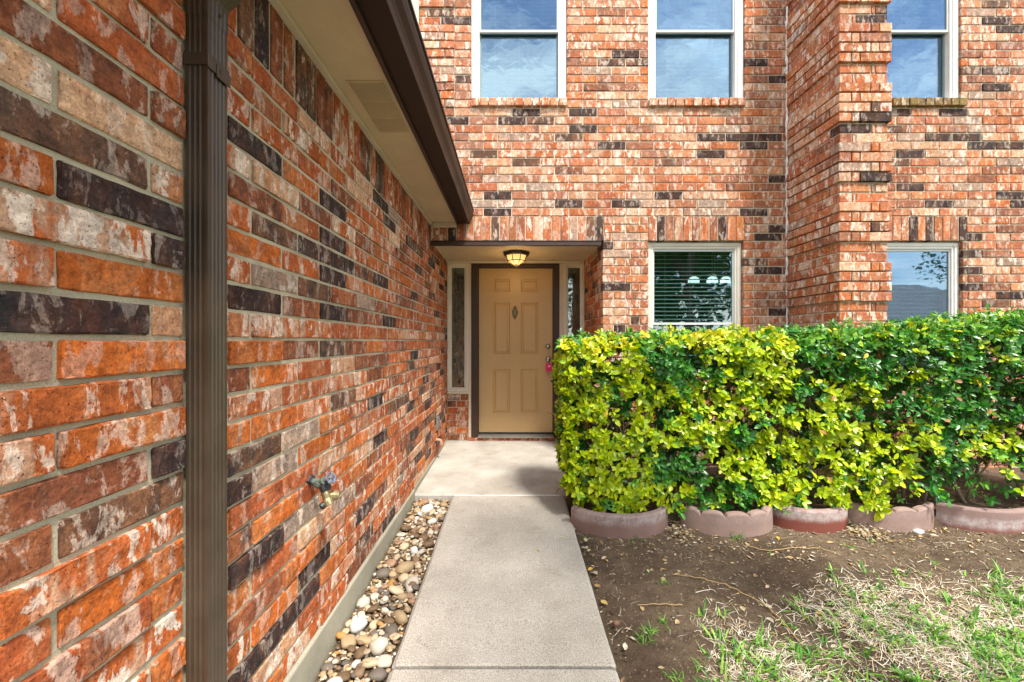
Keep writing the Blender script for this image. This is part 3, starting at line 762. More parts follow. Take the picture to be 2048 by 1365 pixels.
def side_window(x0, x1, label):
    w = empty('side_window', ((x0+x1)/2, BY, .585), house); tag(w, label)
    z0, z1 = .584, CZ-.03; m = MB()
    sheet_with_holes(m, x0, x1, z0, z1, [(x0+.024, x1-.024, z0+.024, z1-.024)], lambda u, v, d: (u, d, v), BY-.010, BY+.06)
    sheet_with_holes(m, x0+.024, x1-.024, z0+.024, z1-.024, [(x0+.046, x1-.046, z0+.046, z1-.046)], lambda u, v, d: (u, d, v), BY+.008, BY+.05)
    m.build('frame', M['almond_frame'], w)
    m = MB(); m.box(x0+.046, x1-.046, BY+.022, BY+.026, z0+.046, z1-.046); m.build('pane', M['glass_side'], w)
    m = MB()
    for i in range(9):   # sheer curtain behind the glass
        xa = x0+.04+i*(x1-x0-.08)/9
        m.add([(xa, BY+.11, z0), (xa+(x1-x0-.08)/9, BY+.11, z0), (xa+(x1-x0-.08)/9, BY+.11, z1), (xa, BY+.11, z1), (xa+(x1-x0-.08)/18, BY+.095, z0), (xa+(x1-x0-.08)/18, BY+.095, z1)], [(0, 4, 5, 3), (4, 1, 2, 5)])
    m.build('curtain', M['soffit_dark'], w)
    m = MB(); m.box((x0+x1)/2-.013, (x0+x1)/2+.013, BY-.016, BY-.009, z0+.006, z0+.014, .002); m.build('latch', M['white_frame'], w)
M['soffit_dark'] = paint('olive_curtain', (.30, .33, .26), .9, .2, 20)
side_window(LX+.004, -.508, 'narrow window left of the front door'); side_window(.582, .811, 'narrow window right of the front door')

# ------------------------------------------------------------------ front door
DYF = 4.66
door = empty('front_door', (.03, DYF, .08), house); tag(door, 'tan six panel front door in a dark brown frame')
def dpx(x, y): return ((x-1026)*DYF/F, CAMZ+(682-y)*DYF/F)
dx0, dz1 = dpx(958, 537); dx1, dz0 = dpx(1105, 865)
pans = []
for a, b in ((985.5, 1020), (1041.5, 1077.5)):
    for c, d in ((558, 584), (605, 708), (738, 825)):
        xa, za = dpx(a, d); xb, zb = dpx(b, c); pans.append((xa, xb, za, zb))
m = MB(); sheet_with_holes(m, dx0, dx1, dz0, dz1, pans, lambda u, v, w: (u, w, v), DYF, DYF+.04); m.build('slab', M['door'], door)
for (xa, xb, za, zb) in pans:
    m = MB(); vs = []; fs = []
    for ins, dep in ((0, 0), (.004, .004), (.012, .013), (.022, .013), (.036, .003), (.04, .0022)):
        for (x, z) in ((xa+ins, za+ins), (xb-ins, za+ins), (xb-ins, zb-ins), (xa+ins, zb-ins)): vs.append((x, DYF+dep, z))
    for r in range(5):
        for k in range(4): fs.append((r*4+k, r*4+(k+1) % 4, (r+1)*4+(k+1) % 4, (r+1)*4+k))
    fs.append((20, 21, 22, 23)); m.add(vs, fs); m.build('panel', M['door'], door)
m = MB()
bx0, bx1 = -.474, .526; fz = CAMZ+(682-528)*BY/F
m.box(bx0, dx0-.004, BY-.014, DYF+.06, .063, fz, .004); m.box(dx1+.004, bx1, BY-.014, DYF+.06, .063, fz, .004)
m.box(dx0-.004, dx1+.004, BY-.013, DYF+.06, dz1+.004, fz-.001, .003)
m.build('door_frame', M['brown_wood'], door)
m = MB(); m.prism([(BY-.035, .063), (BY-.035, .075), (DYF-.002, .091), (DYF+.05, .091), (DYF+.05, .063)], lambda u, v, w: (w, u, v), dx0-.004, dx1+.004)
m.build('threshold', M['grey_metal'], door)
m = MB(); m.box(dx0, dx1, DYF-.004, DYF+.03, dz0-.006, dz0+.004, .002); m.build('door_sweep', M['black_metal'], door)
kx, kz = dpx(1030, 626)
K_ = 1.75
m = MB(); m.lathe((kx, DYF, kz+.034*K_), (0, -1, 0), [(0, .011*K_), (.006, .011*K_), (.016, .006*K_)], 10)
m.prism([(K_*a, K_*b) for a, b in [(-.010, .028), (-.020, .012), (-.014, -.014), (0, -.036), (.014, -.014), (.020, .012), (.010, .028), (.006, .042), (-.006, .042)]], lambda u, v, w: (kx+u, DYF-w, kz+v-.004), .001, .008)
m.tube([(kx+K_*a, DYF-.018, kz+K_*b) for a, b in ((-.013, .020), (-.017, .0), (-.009, -.020), (0, -.028), (.009, -.020), (.017, 0), (.013, .020))], .0045, 6)
m.lathe((kx, DYF-.012, kz-.030*K_), (0, -1, 0), [(0, .008), (.012, .010), (.018, .005)], 8)
m.build('knocker', M['old_brass'], door, smooth=False)
for nm, py, pr in (('deadbolt', 693, [(0, .030), (.006, .030), (.012, .026), (.016, .019), (.026, .018), (.028, .014)]), ('knob', 718, [(0, .031), (.007, .030), (.011, .014), (.03, .012), (.036, .022), (.048, .027), (.058, .024), (.062, .012)])):
    x_, z_ = dpx(1096, py); m = MB(); m.lathe((x_, DYF, z_), (0, -1, 0), pr, 20); h = m.build(nm, M['nickel'], door, smooth=True)
m = MB(); x_, z_ = dpx(1096, 693); m.box(x_-.002, x_+.002, DYF-.030, DYF-.027, z_-.007, z_+.007); m.build('keyhole', M['black_metal'], door)

# ------------------------------------------------------------------ sash windows
M['sash'] = paint('sash_grey_white', (.62, .66, .66), .4, .05, 7)
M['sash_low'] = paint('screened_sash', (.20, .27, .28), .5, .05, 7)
def sash_window(w, label, fm_, glass, upper, slat_dark=False, split=None, glow=False):
    x0, x1, z0, z1 = w; root = empty('window', ((x0+x1)/2, FY, z0), house); tag(root, label)
    x0 += .003; x1 -= .003; z0 += .003; z1 -= .003
    fy = FY+(.022 if upper else .034); fw = .070 if upper else .054; m = MB(); fn = lambda u, v, d: (u, d, v)
    sheet_with_holes(m, x0, x1, z0, z1, [(x0+fw-.02, x1-fw+.02, z0+.012, z1-.03)], fn, fy, fy+.08)
    sheet_with_holes(m, x0+fw-.02, x1-fw+.02, z0+.012, z1-.03, [(x0+fw, x1-fw, z0+.018, z1-fw)], fn, fy+.008, fy+.08)
    m.build('frame', fm_, root)
    gx0, gx1 = x0+fw, x1-fw; mid = split
    # upper sash (outer track) and lower sash (inner track)
    for nm, a, b, d in (('upper_sash', mid, z1-fw, fy+.020), ('lower_sash', z0+.018, mid+.030, fy+.052)):
        m = MB(); s_ = .014 if upper else .013
        bot = .020 if nm == 'upper_sash' else .010
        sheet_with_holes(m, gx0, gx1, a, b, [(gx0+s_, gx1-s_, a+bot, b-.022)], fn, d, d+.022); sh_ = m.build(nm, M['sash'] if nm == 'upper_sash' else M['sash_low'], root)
        m = MB(); m.box(gx0+s_-.002, gx1-s_+.002, d+.009, d+.013, a+bot-.002, b-.020); m.build('pane', glass, root)
    # blind slats
    n = 0; z = z0+.05
    while z < z1-.06:
        m = MB(); t_ = .0125 if not slat_dark else .0085; k = .015 if not slat_dark else .021
        m.prism([(fy+.115-k, z-t_), (fy+.117-k, z-t_+.002), (fy+.117, z+.003), (fy+.117+k, z+t_), (fy+.115+k, z+t_), (fy+.114, z+.002)], lambda u, v, w_: (w_, u, v), gx0-.005, gx1+.005)
        if z < 4.4: m.build('blind_slat', M['blind'], root)
        z += .0375; n += 1
    m = MB()
    for xx in (gx0+.14, (gx0+gx1)/2, gx1-.14): m.tube([(xx, fy+.092, z0), (xx, fy+.092, z1)], .0012, 4)
    m.build('blind_cord', M['blind'], root)
    # room behind
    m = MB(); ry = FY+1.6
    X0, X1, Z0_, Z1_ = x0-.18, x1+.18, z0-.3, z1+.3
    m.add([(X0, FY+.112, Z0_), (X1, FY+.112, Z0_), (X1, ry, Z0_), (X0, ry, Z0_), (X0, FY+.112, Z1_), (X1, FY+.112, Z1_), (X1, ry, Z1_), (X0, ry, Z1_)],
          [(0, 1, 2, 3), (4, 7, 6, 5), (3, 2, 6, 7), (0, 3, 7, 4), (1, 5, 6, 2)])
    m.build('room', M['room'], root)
    return root
upmid = CAMZ+(682-57)*FY/F; lomid = CAMZ+(682-649)*FY/F
sash_window(W_UP1, 'upper window with white frame, first from the left', M['white_frame'], M['glass_up'], True, False, upmid)
sash_window(W_UP2, 'upper window with white frame, left of the pillar', M['white_frame'], M['glass_up'], True, False, upmid)
sash_window(W_UP3, 'upper window right of the pillar over a mossy sill', M['white_frame'], M['glass_up'], True, False, upmid)
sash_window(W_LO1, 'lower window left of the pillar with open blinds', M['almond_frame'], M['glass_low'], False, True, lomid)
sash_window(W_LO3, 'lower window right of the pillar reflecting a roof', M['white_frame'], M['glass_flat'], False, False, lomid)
# ================================================================== THE GROUND
def pathz(y): return -.038*max(0, 3.05-y) if y > -1 else -.154
def gz(x, y):
    """soil height"""
    b = pathz(min(y, 3.05))-.032
    n = .010*mnoise.noise(Vector((x*1.7, y*1.7, 3)))+.004*mnoise.noise(Vector((x*7, y*7, 1)))
    return b+n
def gpx(x, y, h=1.215):
    """ground point under a photograph pixel, by the camera height above the sloping soil"""
    Y = 2.0
    for _ in range(12): Y = F*(CAMZ-(pathz(Y)-.032))/(y-682)
    return ((x-1026)*Y/F, Y)
PXL, PXR = -.462, .392       # path edges
# near soil: a finely divided sheet; far ground: one big sheet
m = MB(); nx, ny = 130, 130; X0, X1, Y0, Y1 = -1.2, 5.6, -1.4, 3.9
vs = [];
for j in range(ny+1):
    for i in range(nx+1):
        x = X0+(X1-X0)*i/nx; y = Y0+(Y1-Y0)*j/ny; z = gz(x, y)
        if x < PXR+.05: z = min(z, pathz(y)-.055) - (.02 if x < 0 else 0)
        if y > 2.75 and x > .4: z += .045
        vs.append((x, y, z))
m.add(vs, [(j*(nx+1)+i, j*(nx+1)+i+1, (j+1)*(nx+1)+i+1, (j+1)*(nx+1)+i) for j in range(ny) for i in range(nx)])
tag(m.build('soil', M['dirt'], None, (0, 0, 0), True), kind='structure')
M['lawn'] = paint('far_lawn', (.12, .14, .045), .9, .3, 3, .4)
m = MB()
for (a, b, c, d) in ((-150, 150, -150, -1.38), (-150, -1.1, -1.38, 150), (5.5, 150, -1.38, 150), (-1.1, 5.5, 3.85, 150)): m.add([(a, c, -.19), (b, c, -.19), (b, d, -.19), (a, d, -.19)], [(0, 1, 2, 3)])
tag(m.build('lawn', M['lawn']), kind='structure')

# path slabs
path = empty('path', (0, 1.5, 0)); tag(path, kind='structure')
def slab(y0, y1):
    n = 10; rng = random.Random(int(y0*100)); m = MB(); rows = []
    w = [PXL, PXL+.006, PXL+.02, PXL+.2, PXL+.42, PXL+.64, PXR-.02, PXR-.006, PXR]; dz = [-.09, -.012, -.001, 0, 0, 0, -.001, -.010, -.09]
    ys = [y0, y0+.002, y0+.008]+[y0+.008+(y1-y0-.016)*i/n for i in range(1, n)]+[y1-.008, y1-.002, y1]
    vs = []
    for jx, y in enumerate(ys):
        e = -.08 if jx in (0, len(ys)-1) else (-.005 if jx in (1, len(ys)-2) else 0)
        for i, x in enumerate(w):
            jx_ = rng.uniform(-.003, .003) if i in (1, 7) else 0
            vs.append((x+jx_, y, pathz(y)+min(dz[i], e if e < -.01 else dz[i]+e)))
    k = len(w)
    m.add(vs, [(j*k+i, j*k+i+1, (j+1)*k+i+1, (j+1)*k+i) for j in range(len(ys)-1) for i in range(k-1)])
    m.build('concrete_slab', M['path'], path)
slab(1.518, 3.04); slab(-.2, 1.508); slab(-1.4, -.21)
m = MB(); ys_ = [3.05, 3.056, 3.07, 3.4, 4.0, BY+.05]; 
k = 0; vs = []
xs_ = [-.745, -.73, .0, .8, 1.6, 2.4, 2.484]
for j, y in enumerate([3.048]+ys_):
    for x in xs_: vs.append((x, y, (-.10 if j == 0 else (-.008 if j == 1 else (-.001 if j == 2 else (.002+.017*(y-3.05)))))))
k = len(xs_); m.add(vs, [(j*k+i, j*k+i+1, (j+1)*k+i+1, (j+1)*k+i) for j in range(len(ys_)) for i in range(k-1)])
m.box(-.745, 2.484, 3.049, 3.3, -.2, -.10)
tag(m.build('porch_slab', M['stoop']), kind='structure')
m = MB(); pts = [(PXL+.02+i*.04, 3.044+random.uniform(-.002, .002), -.003+random.uniform(-.001, .001)) for i in range(21)]
m.tube(pts, [random.uniform(.002, .0055) for _ in pts], 5); m.build('joint_caulk', M['caulk'], path)

# ------------------------------------------------------------------ river stones between wall and path
def stone_mesh(rng, col):
    import bmesh
    bm = bmesh.new(); bmesh.ops.create_icosphere(bm, subdivisions=2, radius=1)
    sx, sy, sz = 1, rng.uniform(.6, .9), rng.uniform(.42, .62); o = Vector((rng.random()*50, 0, 0)); ang = rng.random() < .35
    for v in bm.verts:
        d = 1+.22*mnoise.noise(v.co*1.1+o)+.09*mnoise.noise(v.co*2.6+o)
        c = v.co*d
        if ang: c = Vector((max(-.75, min(.75, c.x)), max(-.8, min(.8, c.y)), max(-.7, min(.7, c.z))))
        v.co = Vector((c.x*sx, c.y*sy, c.z*sz))
    me = bpy.data.meshes.new('pebble'); bm.to_mesh(me); bm.free()
    at = me.attributes.new('col', 'FLOAT_COLOR', 'POINT'); at.data.foreach_set('color', list(c4(col))*len(me.vertices))
    for p in me.polygons: p.use_smooth = True
    me.materials.append(M['pebble']); return me
SC = [((.40, .29, .17), 7), ((.48, .38, .26), 7), ((.52, .47, .40), 5), ((.17, .105, .06), 7), ((.25, .16, .10), 6), ((.38, .20, .06), 3), ((.14, .115, .095), 4), ((.11, .12, .14), 2), ((.33, .20, .13), 5), ((.62, .60, .56), 3)]
rng = random.Random(5); pool = []
for i in range(36):
    c = rng.choices([s[0] for s in SC], [s[1] for s in SC])[0]; g = rng.uniform(.85, 1.15); pool.append((stone_mesh(rng, tuple(min(.8, x*g) for x in c)), c))
bed = MB(); nxx, nyy = 8, 60; vs = []
for j in range(nyy+1):
    for i in range(nxx+1):
        x = LX+.0+(PXL-LX+.0)*i/nxx; y = -.6+3.645*j/nyy; vs.append((x, y, pathz(y)-.046+.006*mnoise.noise(Vector((x*20, y*20, 0)))))
bed.add(vs, [(j*(nxx+1)+i, j*(nxx+1)+i+1, (j+1)*(nxx+1)+i+1, (j+1)*(nxx+1)+i) for j in range(nyy) for i in range(nxx)])
bed = bed.build('stone_bed', M['dirt'], None, (0, 0, 0)); tag(bed, kind='structure')
placed = []; rocks = []
tries = 0
while tries < 14000 and len(rocks) < 760:
    tries += 1
    r = rng.choices([rng.uniform(.034, .050), rng.uniform(.022, .034), rng.uniform(.011, .02)], [5, 6, 3])[0] if tries < 3000 else rng.uniform(.007, .016)
    x = rng.uniform(LX+.018+r*.75, PXL-.004-r*.75); y = rng.uniform(1.05, 3.03)
    if any((x-a)**2+(y-b)**2 < ((r+c)*.74)**2 for a, b, c in placed): continue
    placed.append((x, y, r)); rocks.append((x, y, r))
def put_rock(x, y, r, lift=0.0, mesh=None, z=None):
    me = mesh or rng.choice(pool)[0]; o = bpy.data.objects.new('pebble', me)
    zz = (pathz(y)-.042+r*.38+lift) if z is None else z
    o.location = (x, y, zz); o.scale = (r*rng.uniform(.95, 1.2),)*2+(r*rng.uniform(.8, 1.15),)
    o.rotation_euler = (rng.uniform(-.35, .35), rng.uniform(-.35, .35), rng.uniform(0, 6.28)); return o
allr = [(x, y, r, 0) for x, y, r in rocks]
for _ in range(200):       # a second, looser layer
    x = rng.uniform(LX+.03, PXL-.02); y = rng.uniform(1.05, 3.0); r = rng.uniform(.008, .022); allr.append((x, y, r, rng.uniform(.010, .018)))
allr.sort(key=lambda t: -t[2]/t[1] if t[1] > 1.3 else 1)
rest = MB(); rest.a = {'col': []}
for i, (x, y, r, lf) in enumerate(allr):
    o = put_rock(x, y, r, lf)
    if i < 300: COL.objects.link(o); o.parent = bed
    else:
        me = o.data; mw = Matrix.LocRotScale(o.location, o.rotation_euler, o.scale)
        rest.add([tuple(mw @ v.co) for v in me.vertices], [tuple(p.vertices) for p in me.polygons], col=tuple(me.attributes['col'].data[0].color)); bpy.data.objects.remove(o)
tag(rest.build('pebble_fill', M['pebble'], bed, (0, 0, 0), True), kind='stuff')

# ------------------------------------------------------------------ scalloped / smooth edging blocks
def edging(x0, x1, yb, sag, label, mtl, scallop, ztop=.085, ang=0):
    """bowed concrete edging block, bulging towards the path"""
    n = 60; m = MB(); cx = (x0+x1)/2; half = (x1-x0)/2-.006; z0 = gz(cx, yb)-.03; vs = []; T = .052
    for i in range(n+1):
        t = -1+2*i/n; a = t*1.18; ex = sin(a)/sin(1.18); ey = (cos(a)-cos(1.18))/(1-cos(1.18))
        x = cx+half*ex; y = yb+sag*(1-ey)
        nx_, ny_ = sin(a)*.75, -cos(a); l = sqrt(nx_**2+ny_**2); nx_ /= l; ny_ /= l
        xi, yi = x-nx_*T, y-ny_*T
        s = 0
        if scallop:
            ph = (i/n*5.0) % 1.0; s = .030*(sqrt(max(0, 1-(2*ph-1)**2))**.8)-.020
        zt = ztop+s
        prof = [(x, y, z0), (x, y, zt-.012), (x-nx_*.004, y-ny_*.004, zt-.003), (x-nx_*.012, y-ny_*.012, zt), (xi+nx_*.012, yi+ny_*.012, zt), (xi, yi, zt-.01), (xi, yi, z0)]
        vs += prof
    k = 7; fs = [(i*k+j, i*k+j+1, (i+1)*k+j+1, (i+1)*k+j) for i in range(n) for j in range(k-1)]
    fs += [tuple(range(k))[::-1], tuple(n*k+j for j in range(k))]
    m.add(vs, [tuple(reversed(f)) for f in fs]); 
    o = m.build('edging_block', mtl, None, (cx, yb+sag, -.04)); tag(o, label, 'edging block', 'curved concrete edging blocks in front of the hedge'); 
    return o
B1 = block_material('block_mauve', (.24, .17, .15), .25, .5, .03, 0)
B2 = block_material('block_pink', (.27, .19, .165), .0, .12, .03, 2)
B3 = block_material('block_red', (.25, .17, .155), 1, .6, .03, 5)
edging(.372, 1.012, 2.475, .15, 'smooth pinkish edging block with chalky smears right beside the path', B1, False)
edging(1.085, 1.70, 2.492, .14, 'pink scalloped edging block, second from the path, with a grass tuft at its foot', B2, True)
edging(1.70, 2.20, 2.540, .11, 'smooth edging block whose lower half is dark red below a white bloom', B3, False, .088)
edging(2.20, 2.80, 2.560, .13, 'scalloped mauve edging block behind a flat white stone', B2, True)
edging(2.80, 3.46, 2.540, .14, 'smooth edging block at the far right, white streaked with a reddish foot', block_material('block_mauve_red', (.26, .18, .165), .8, .6, -.025, 9), False, .088)

# ------------------------------------------------------------------ the hedge
hx0 = .30
hedge = empty('hedge', (1.8, 2.85, .03)); tag(hedge, 'clipped hedge of golden yellow and dark green leaves behind the edging blocks', 'hedge')
rng = random.Random(99)
def hp(x, y, D=2.62): return ((x-1026)*D/F, CAMZ+(682-y)*D/F)
gold_blobs = [(1170, 800, 85, 120), (1230, 700, 90, 40), (1150, 900, 60, 70), (1200, 960, 90, 55), (1290, 790, 90, 60), (1420, 690, 110, 40), (1500, 700, 80, 50), (1470, 790, 90, 60), (1400, 850, 90, 60), (1300, 860, 70, 40),
              (1540, 760, 50, 50), (1690, 830, 75, 60), (1640, 930, 100, 65), (1740, 960, 110, 65), (1570, 960, 80, 45), (1800, 880, 60, 40), (1825, 735, 22, 22), (1540, 870, 60, 45), (1430, 920, 40, 30), (1250, 910, 50, 35), (1290, 1000, 50, 30), (2005, 870, 35, 16), (1500, 940, 30, 50), (1350, 990, 40, 20), (1940, 900, 20, 20), (2040, 880, 40, 20)]
green_blobs = [(1340, 735, 50, 60), (1150, 690, 30, 16), (1300, 700, 45, 20), (1330, 830, 40, 25), (1370, 920, 60, 50), (1500, 870, 45, 40), (1460, 980, 60, 30), (1240, 800, 28, 20), (1350, 665, 70, 12), (1420, 745, 25, 25), (1180, 960, 22, 12)]
GB = [(*hp(a, b), c*2.62/F, d*2.62/F) for a, b, c, d in gold_blobs]; GR = [(*hp(a, b), c*2.62/F, d*2.62/F) for a, b, c, d in green_blobs]
def goldness(x, z):
    g = max([1-sqrt(((x-a)/c)**2+((z-b)/d)**2) for a, b, c, d in GB]); r = max([1-sqrt(((x-a)/c)**2+((z-b)/d)**2) for a, b, c, d in GR])
    g += .34*mnoise.noise(Vector((x*4.2, z*4.2, 8))) + .30*mnoise.noise(Vector((x*11, z*11, 3)))
    if rng.random() < .09: return g < -.08
    return g > -.08 and not (r > 0 and r > g*.8)
def ztop(x):
    P_ = [(.2, 1.10), (.35, 1.165), (.6, 1.20), (1.0, 1.225), (1.6, 1.235), (2.0, 1.245), (2.5, 1.265), (3.0, 1.32), (3.5, 1.37), (5, 1.38)]
    for (a, b), (c, d) in zip(P_, P_[1:]):
        if a <= x <= c: return b+(d-b)*(x-a)/(c-a)
    return 1.1 if x < .2 else 1.38
def yfront(x, z):
    b = .075*mnoise.noise(Vector((x*2.1, z*2.1, 1)))+.085*mnoise.noise(Vector((x*5.5, z*5.5, 6)))
    low = max(0, .35-z)*.06
    return 2.600+b-low+.13*max(0, (z-ztop(x)+.18)/.18)**2 + .10*max(0, (.62-x)/.3)**2
LEAF = []     # cached outline: (u, v) half
def leaf_geo(base, d, nrm, L, Wd, cup, bend):
    """11 vertices, midrib + two cupped halves"""
    side = d.cross(nrm).normalized(); vs = []
    prof = [(.0, .04), (.18, .55), (.42, .96), (.68, .88), (.88, .45)]
    mid = []; lf = []; rt = []
    for t, w in prof:
        c = base+d*(L*t)-nrm*(bend*L*t*t); mid.append(c); h = nrm*(cup*Wd*w*.5)
        lf.append(c+side*(Wd*w*.5)+h); rt.append(c-side*(Wd*w*.5)+h)
    tip = base+d*L-nrm*(bend*L)
    vs = [tuple(p) for p in mid+lf+rt+[tip]]; fs = []
    for i in range(4): fs += [(i, i+1, 6+i, 5+i), (i, 10+i, 11+i, i+1)]
    fs += [(4, 15, 9), (4, 14, 15)]
    return vs, fs
leaves = []   # (front depth key, verts, faces, color)
twigs = MB(); twigs.a = {'col': []}
def shoot(c, out, gold, inner_shade, n=None, big=1.0, yellow=0.0):
    """whorl of leaves round a shoot tip pointing along out"""
    out = out.normalized(); u = out.orthogonal().normalized(); w = out.cross(u); n = n or rng.randint(5, 8)
    a0 = rng.uniform(0, 6.28)
    for i in range(n):
        a = a0+i*2.4+rng.uniform(-.3, .3); lvl = i/n
        rad = u*cos(a)+w*sin(a)
        tilt = .25+.75*(1-lvl)+rng.uniform(-.2, .2)
        d = (out*(1.0-tilt*.8)+rad*(.45+tilt*.7)); d.z -= .12*(1-lvl); d.normalize()
        nrm = (out-d*out.dot(d)); nrm = nrm.normalized() if nrm.length > .05 else w
        L = rng.uniform(.030, .064)*big*(1.0-.30*lvl); Wd = L*rng.uniform(.50, .64) if gold else L*rng.uniform(.42, .55)
        b = c-out*(.030*(1-lvl))
        vs, fs = leaf_geo(b, d, nrm, L, Wd, rng.uniform(.15, .5), rng.uniform(-.05, .28))
        if gold:
            k = rng.random()**.7; y = yellow+rng.uniform(-.1, .1); g = rng.uniform(.72, 1.12)
            col = Vector((.56, .66, .008)).lerp(Vector((.24, .44, .008)), k**2.0)
            if y > .3: col = col.lerp(Vector((.80, .60, .03)), min(1, (y-.3)*1.5))
        else:
            g = rng.uniform(.6, 1.35); col = Vector((.018, .150, .016)).lerp(Vector((.075, .28, .018)), rng.random()**2)
            if yellow > .2: col = col.lerp(Vector((.22, .46, .02)), .8*rng.random())
        col = col*g*inner_shade  # shade inside the hedge is painted into inner and back leaf colours
        leaves.append((vs, fs, (col.x, col.y, col.z, 1), c))
    if rng.random() < .5: 
        q = c-out*rng.uniform(.06, .12)+Vector((rng.uniform(-.03, .03), rng.uniform(0, .04), -.03))
        twigs.tube([c-out*.01, (c+q)/2+Vector((rng.uniform(-.01, .01), 0, 0)), q], [.0016, .0020, .0026], 4, False, col=(.16, .11, .06, 1))
def density(x, z):
    d = 1.0
    if z < .42 and x > 2.35: d *= .35+.5*(z > .28)           # open, twiggy lower right
    if 2.0 < x < 3.4 and .35 < z < .80: d *= .72
    if 1.2 < x < 1.55 and z < .75: d *= .8
    n = mnoise.noise(Vector((x*3.3, z*3.3, 20)))
    if n > .16: d *= .5
    if mnoise.noise(Vector((x*8, z*8, 40))) > .28: d *= .25
    zb = .07+.03*mnoise.noise(Vector((x*5, 0, 4)))
    if x > 2.6: zb += .10
    if z < zb or (x < .50 and z < .22 and (.50-x)*1.2 > z): d = 0
    return d
HX1 = 4.3
def run(n, fn):
    for _ in range(n): fn()
def front_shoot():
    x = rng.uniform(.335, HX1); z = rng.uniform(.04, ztop(x)+.0)
    if x < .42 and rng.random() < .15: return
    if rng.random() > density(x, z): return
    y = yfront(x, z)+abs(rng.gauss(0, .022)) + (.16*max(0, (.40-x)/.15)**2 if x < .40 else 0)
    out = Vector((rng.gauss(0, .45)-(.9 if x < .36 else 0), -1.0, rng.gauss(.45, .45)))
    shoot(Vector((x, y, z)), out, goldness(x, z), 1.0, None, rng.choice((.85, 1, 1, 1.15)), rng.uniform(0, .25) if z < ztop(x)-.12 else rng.uniform(0, .7))
def inner_shoot():
    x = rng.uniform(.33, HX1); z = rng.uniform(.12, ztop(x)-.05)
    if rng.random() > density(x, z)*.9: return
    y = yfront(x, z)+rng.uniform(.05, .17)
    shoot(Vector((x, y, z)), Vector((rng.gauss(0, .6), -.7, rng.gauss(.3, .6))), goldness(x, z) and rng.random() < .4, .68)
def top_shoot():
    x = rng.uniform(.34, HX1); y = rng.uniform(2.64, 3.14); z = ztop(x)-.02-.05*max(0, (2.76-y)/.12)+.04*mnoise.noise(Vector((x*5, y*5, 2)))+rng.uniform(-.03, .012)
    gold = goldness(x, ztop(x)-.10) and y < 2.90
    up = rng.random() < .22
    shoot(Vector((x, y, z+(rng.uniform(.01, .05) if up else 0))), Vector((rng.gauss(0, .3), rng.gauss(-.35, .3), 1)), gold, 1.0, None, rng.choice((.85, 1.0)), rng.uniform(.1, .95) if gold else rng.uniform(0, .5))
def end_shoot():
    y = rng.uniform(2.66, 3.12); z = rng.uniform(.08, 1.10); x = .350+.06*mnoise.noise(Vector((y*4, z*4, 9)))+max(0, .34-z)*.35+.05*max(0, z-1.02)/.1
    shoot(Vector((x, y, z)), Vector((-1, rng.gauss(-.4, .4), rng.gauss(.3, .4))), goldness(.32, z), .95)
def back_shoot():
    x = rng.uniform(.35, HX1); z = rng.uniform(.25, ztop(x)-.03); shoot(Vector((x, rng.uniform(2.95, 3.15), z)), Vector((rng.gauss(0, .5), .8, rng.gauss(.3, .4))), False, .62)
run(3300, front_shoot); run(2500, inner_shoot); run(1050, top_shoot); run(320, end_shoot); run(2100, back_shoot)
# a few sprays that hang over the edging blocks
for (px_, py_, g) in [(1160, 985, 1), (1190, 1000, 1), (1215, 1010, 0), (1262, 1005, 1), (1285, 1015, 1), (1320, 1000, 1), (1380, 1000, 0), (1410, 1015, 0), (1425, 1000, 0), (1530, 980, 1), (1580, 990, 1), (1600, 1000, 0), (1650, 985, 1), (1690, 1000, 1), (1740, 995, 1),
                      (1770, 1000, 1), (1880, 990, 0), (1900, 1000, 0), (1985, 1000, 0), (2015, 985, 0), (1950, 985, 0)]:
    D = 2.55; x, z = hp(px_, py_, D); shoot(Vector((x, D, z)), Vector((rng.gauss(0, .3), -1, rng.gauss(-.1, .3))), bool(g), 1.0, 7, 1.0, .15)
for _ in range(15):   # single yellowed or dry leaves
    x = rng.uniform(.5, 3.4); z = rng.uniform(.15, 1.1); c = Vector((x, yfront(x, z)-.01, z)); d = Vector((rng.uniform(-1, 1), -.3, rng.uniform(-1, .3))).normalized(); n_ = Vector((0, -1, .3)); n_ = (n_-d*n_.dot(d)).normalized()
    vs, fs = leaf_geo(c, d, n_, .045, .024, .4, .3); leaves.append((vs, fs, rng.choice([(.42, .22, .08, 1), (.70, .50, .05, 1), (.36, .19, .11, 1)]), c))
def leaf_area(l):
    vs = l[0]; q = [proj(vs[i]) for i in (7, 12, 0, 15)]
    if not all(q): return 0
    a = abs((q[3][0]-q[2][0])*(q[1][1]-q[0][1])-(q[3][1]-q[2][1])*(q[1][0]-q[0][0]))/2
    if not (0 < q[0][0] < 2048 and 0 < q[0][1] < 1365): return 0
    return a if (l[3].y < yfront(l[3].x, l[3].z)+.004 or l[3].z > ztop(l[3].x)) else 0
order = sorted(range(len(leaves)), key=lambda i: -leaf_area(leaves[i])); keep = set(order[:300])
rest = MB(); rest.a = {'col': []}
for i, (vs, fs, col, c) in enumerate(leaves):
    if i in keep: mesh_obj('leaf', vs, fs, M['leaf'], hedge, vs[0], {'col': [col]*len(vs)}, True)
    else: rest.add(vs, fs, col=col)
tag(rest.build('foliage', M['leaf'], hedge, (0, 0, 0), True), kind='stuff')
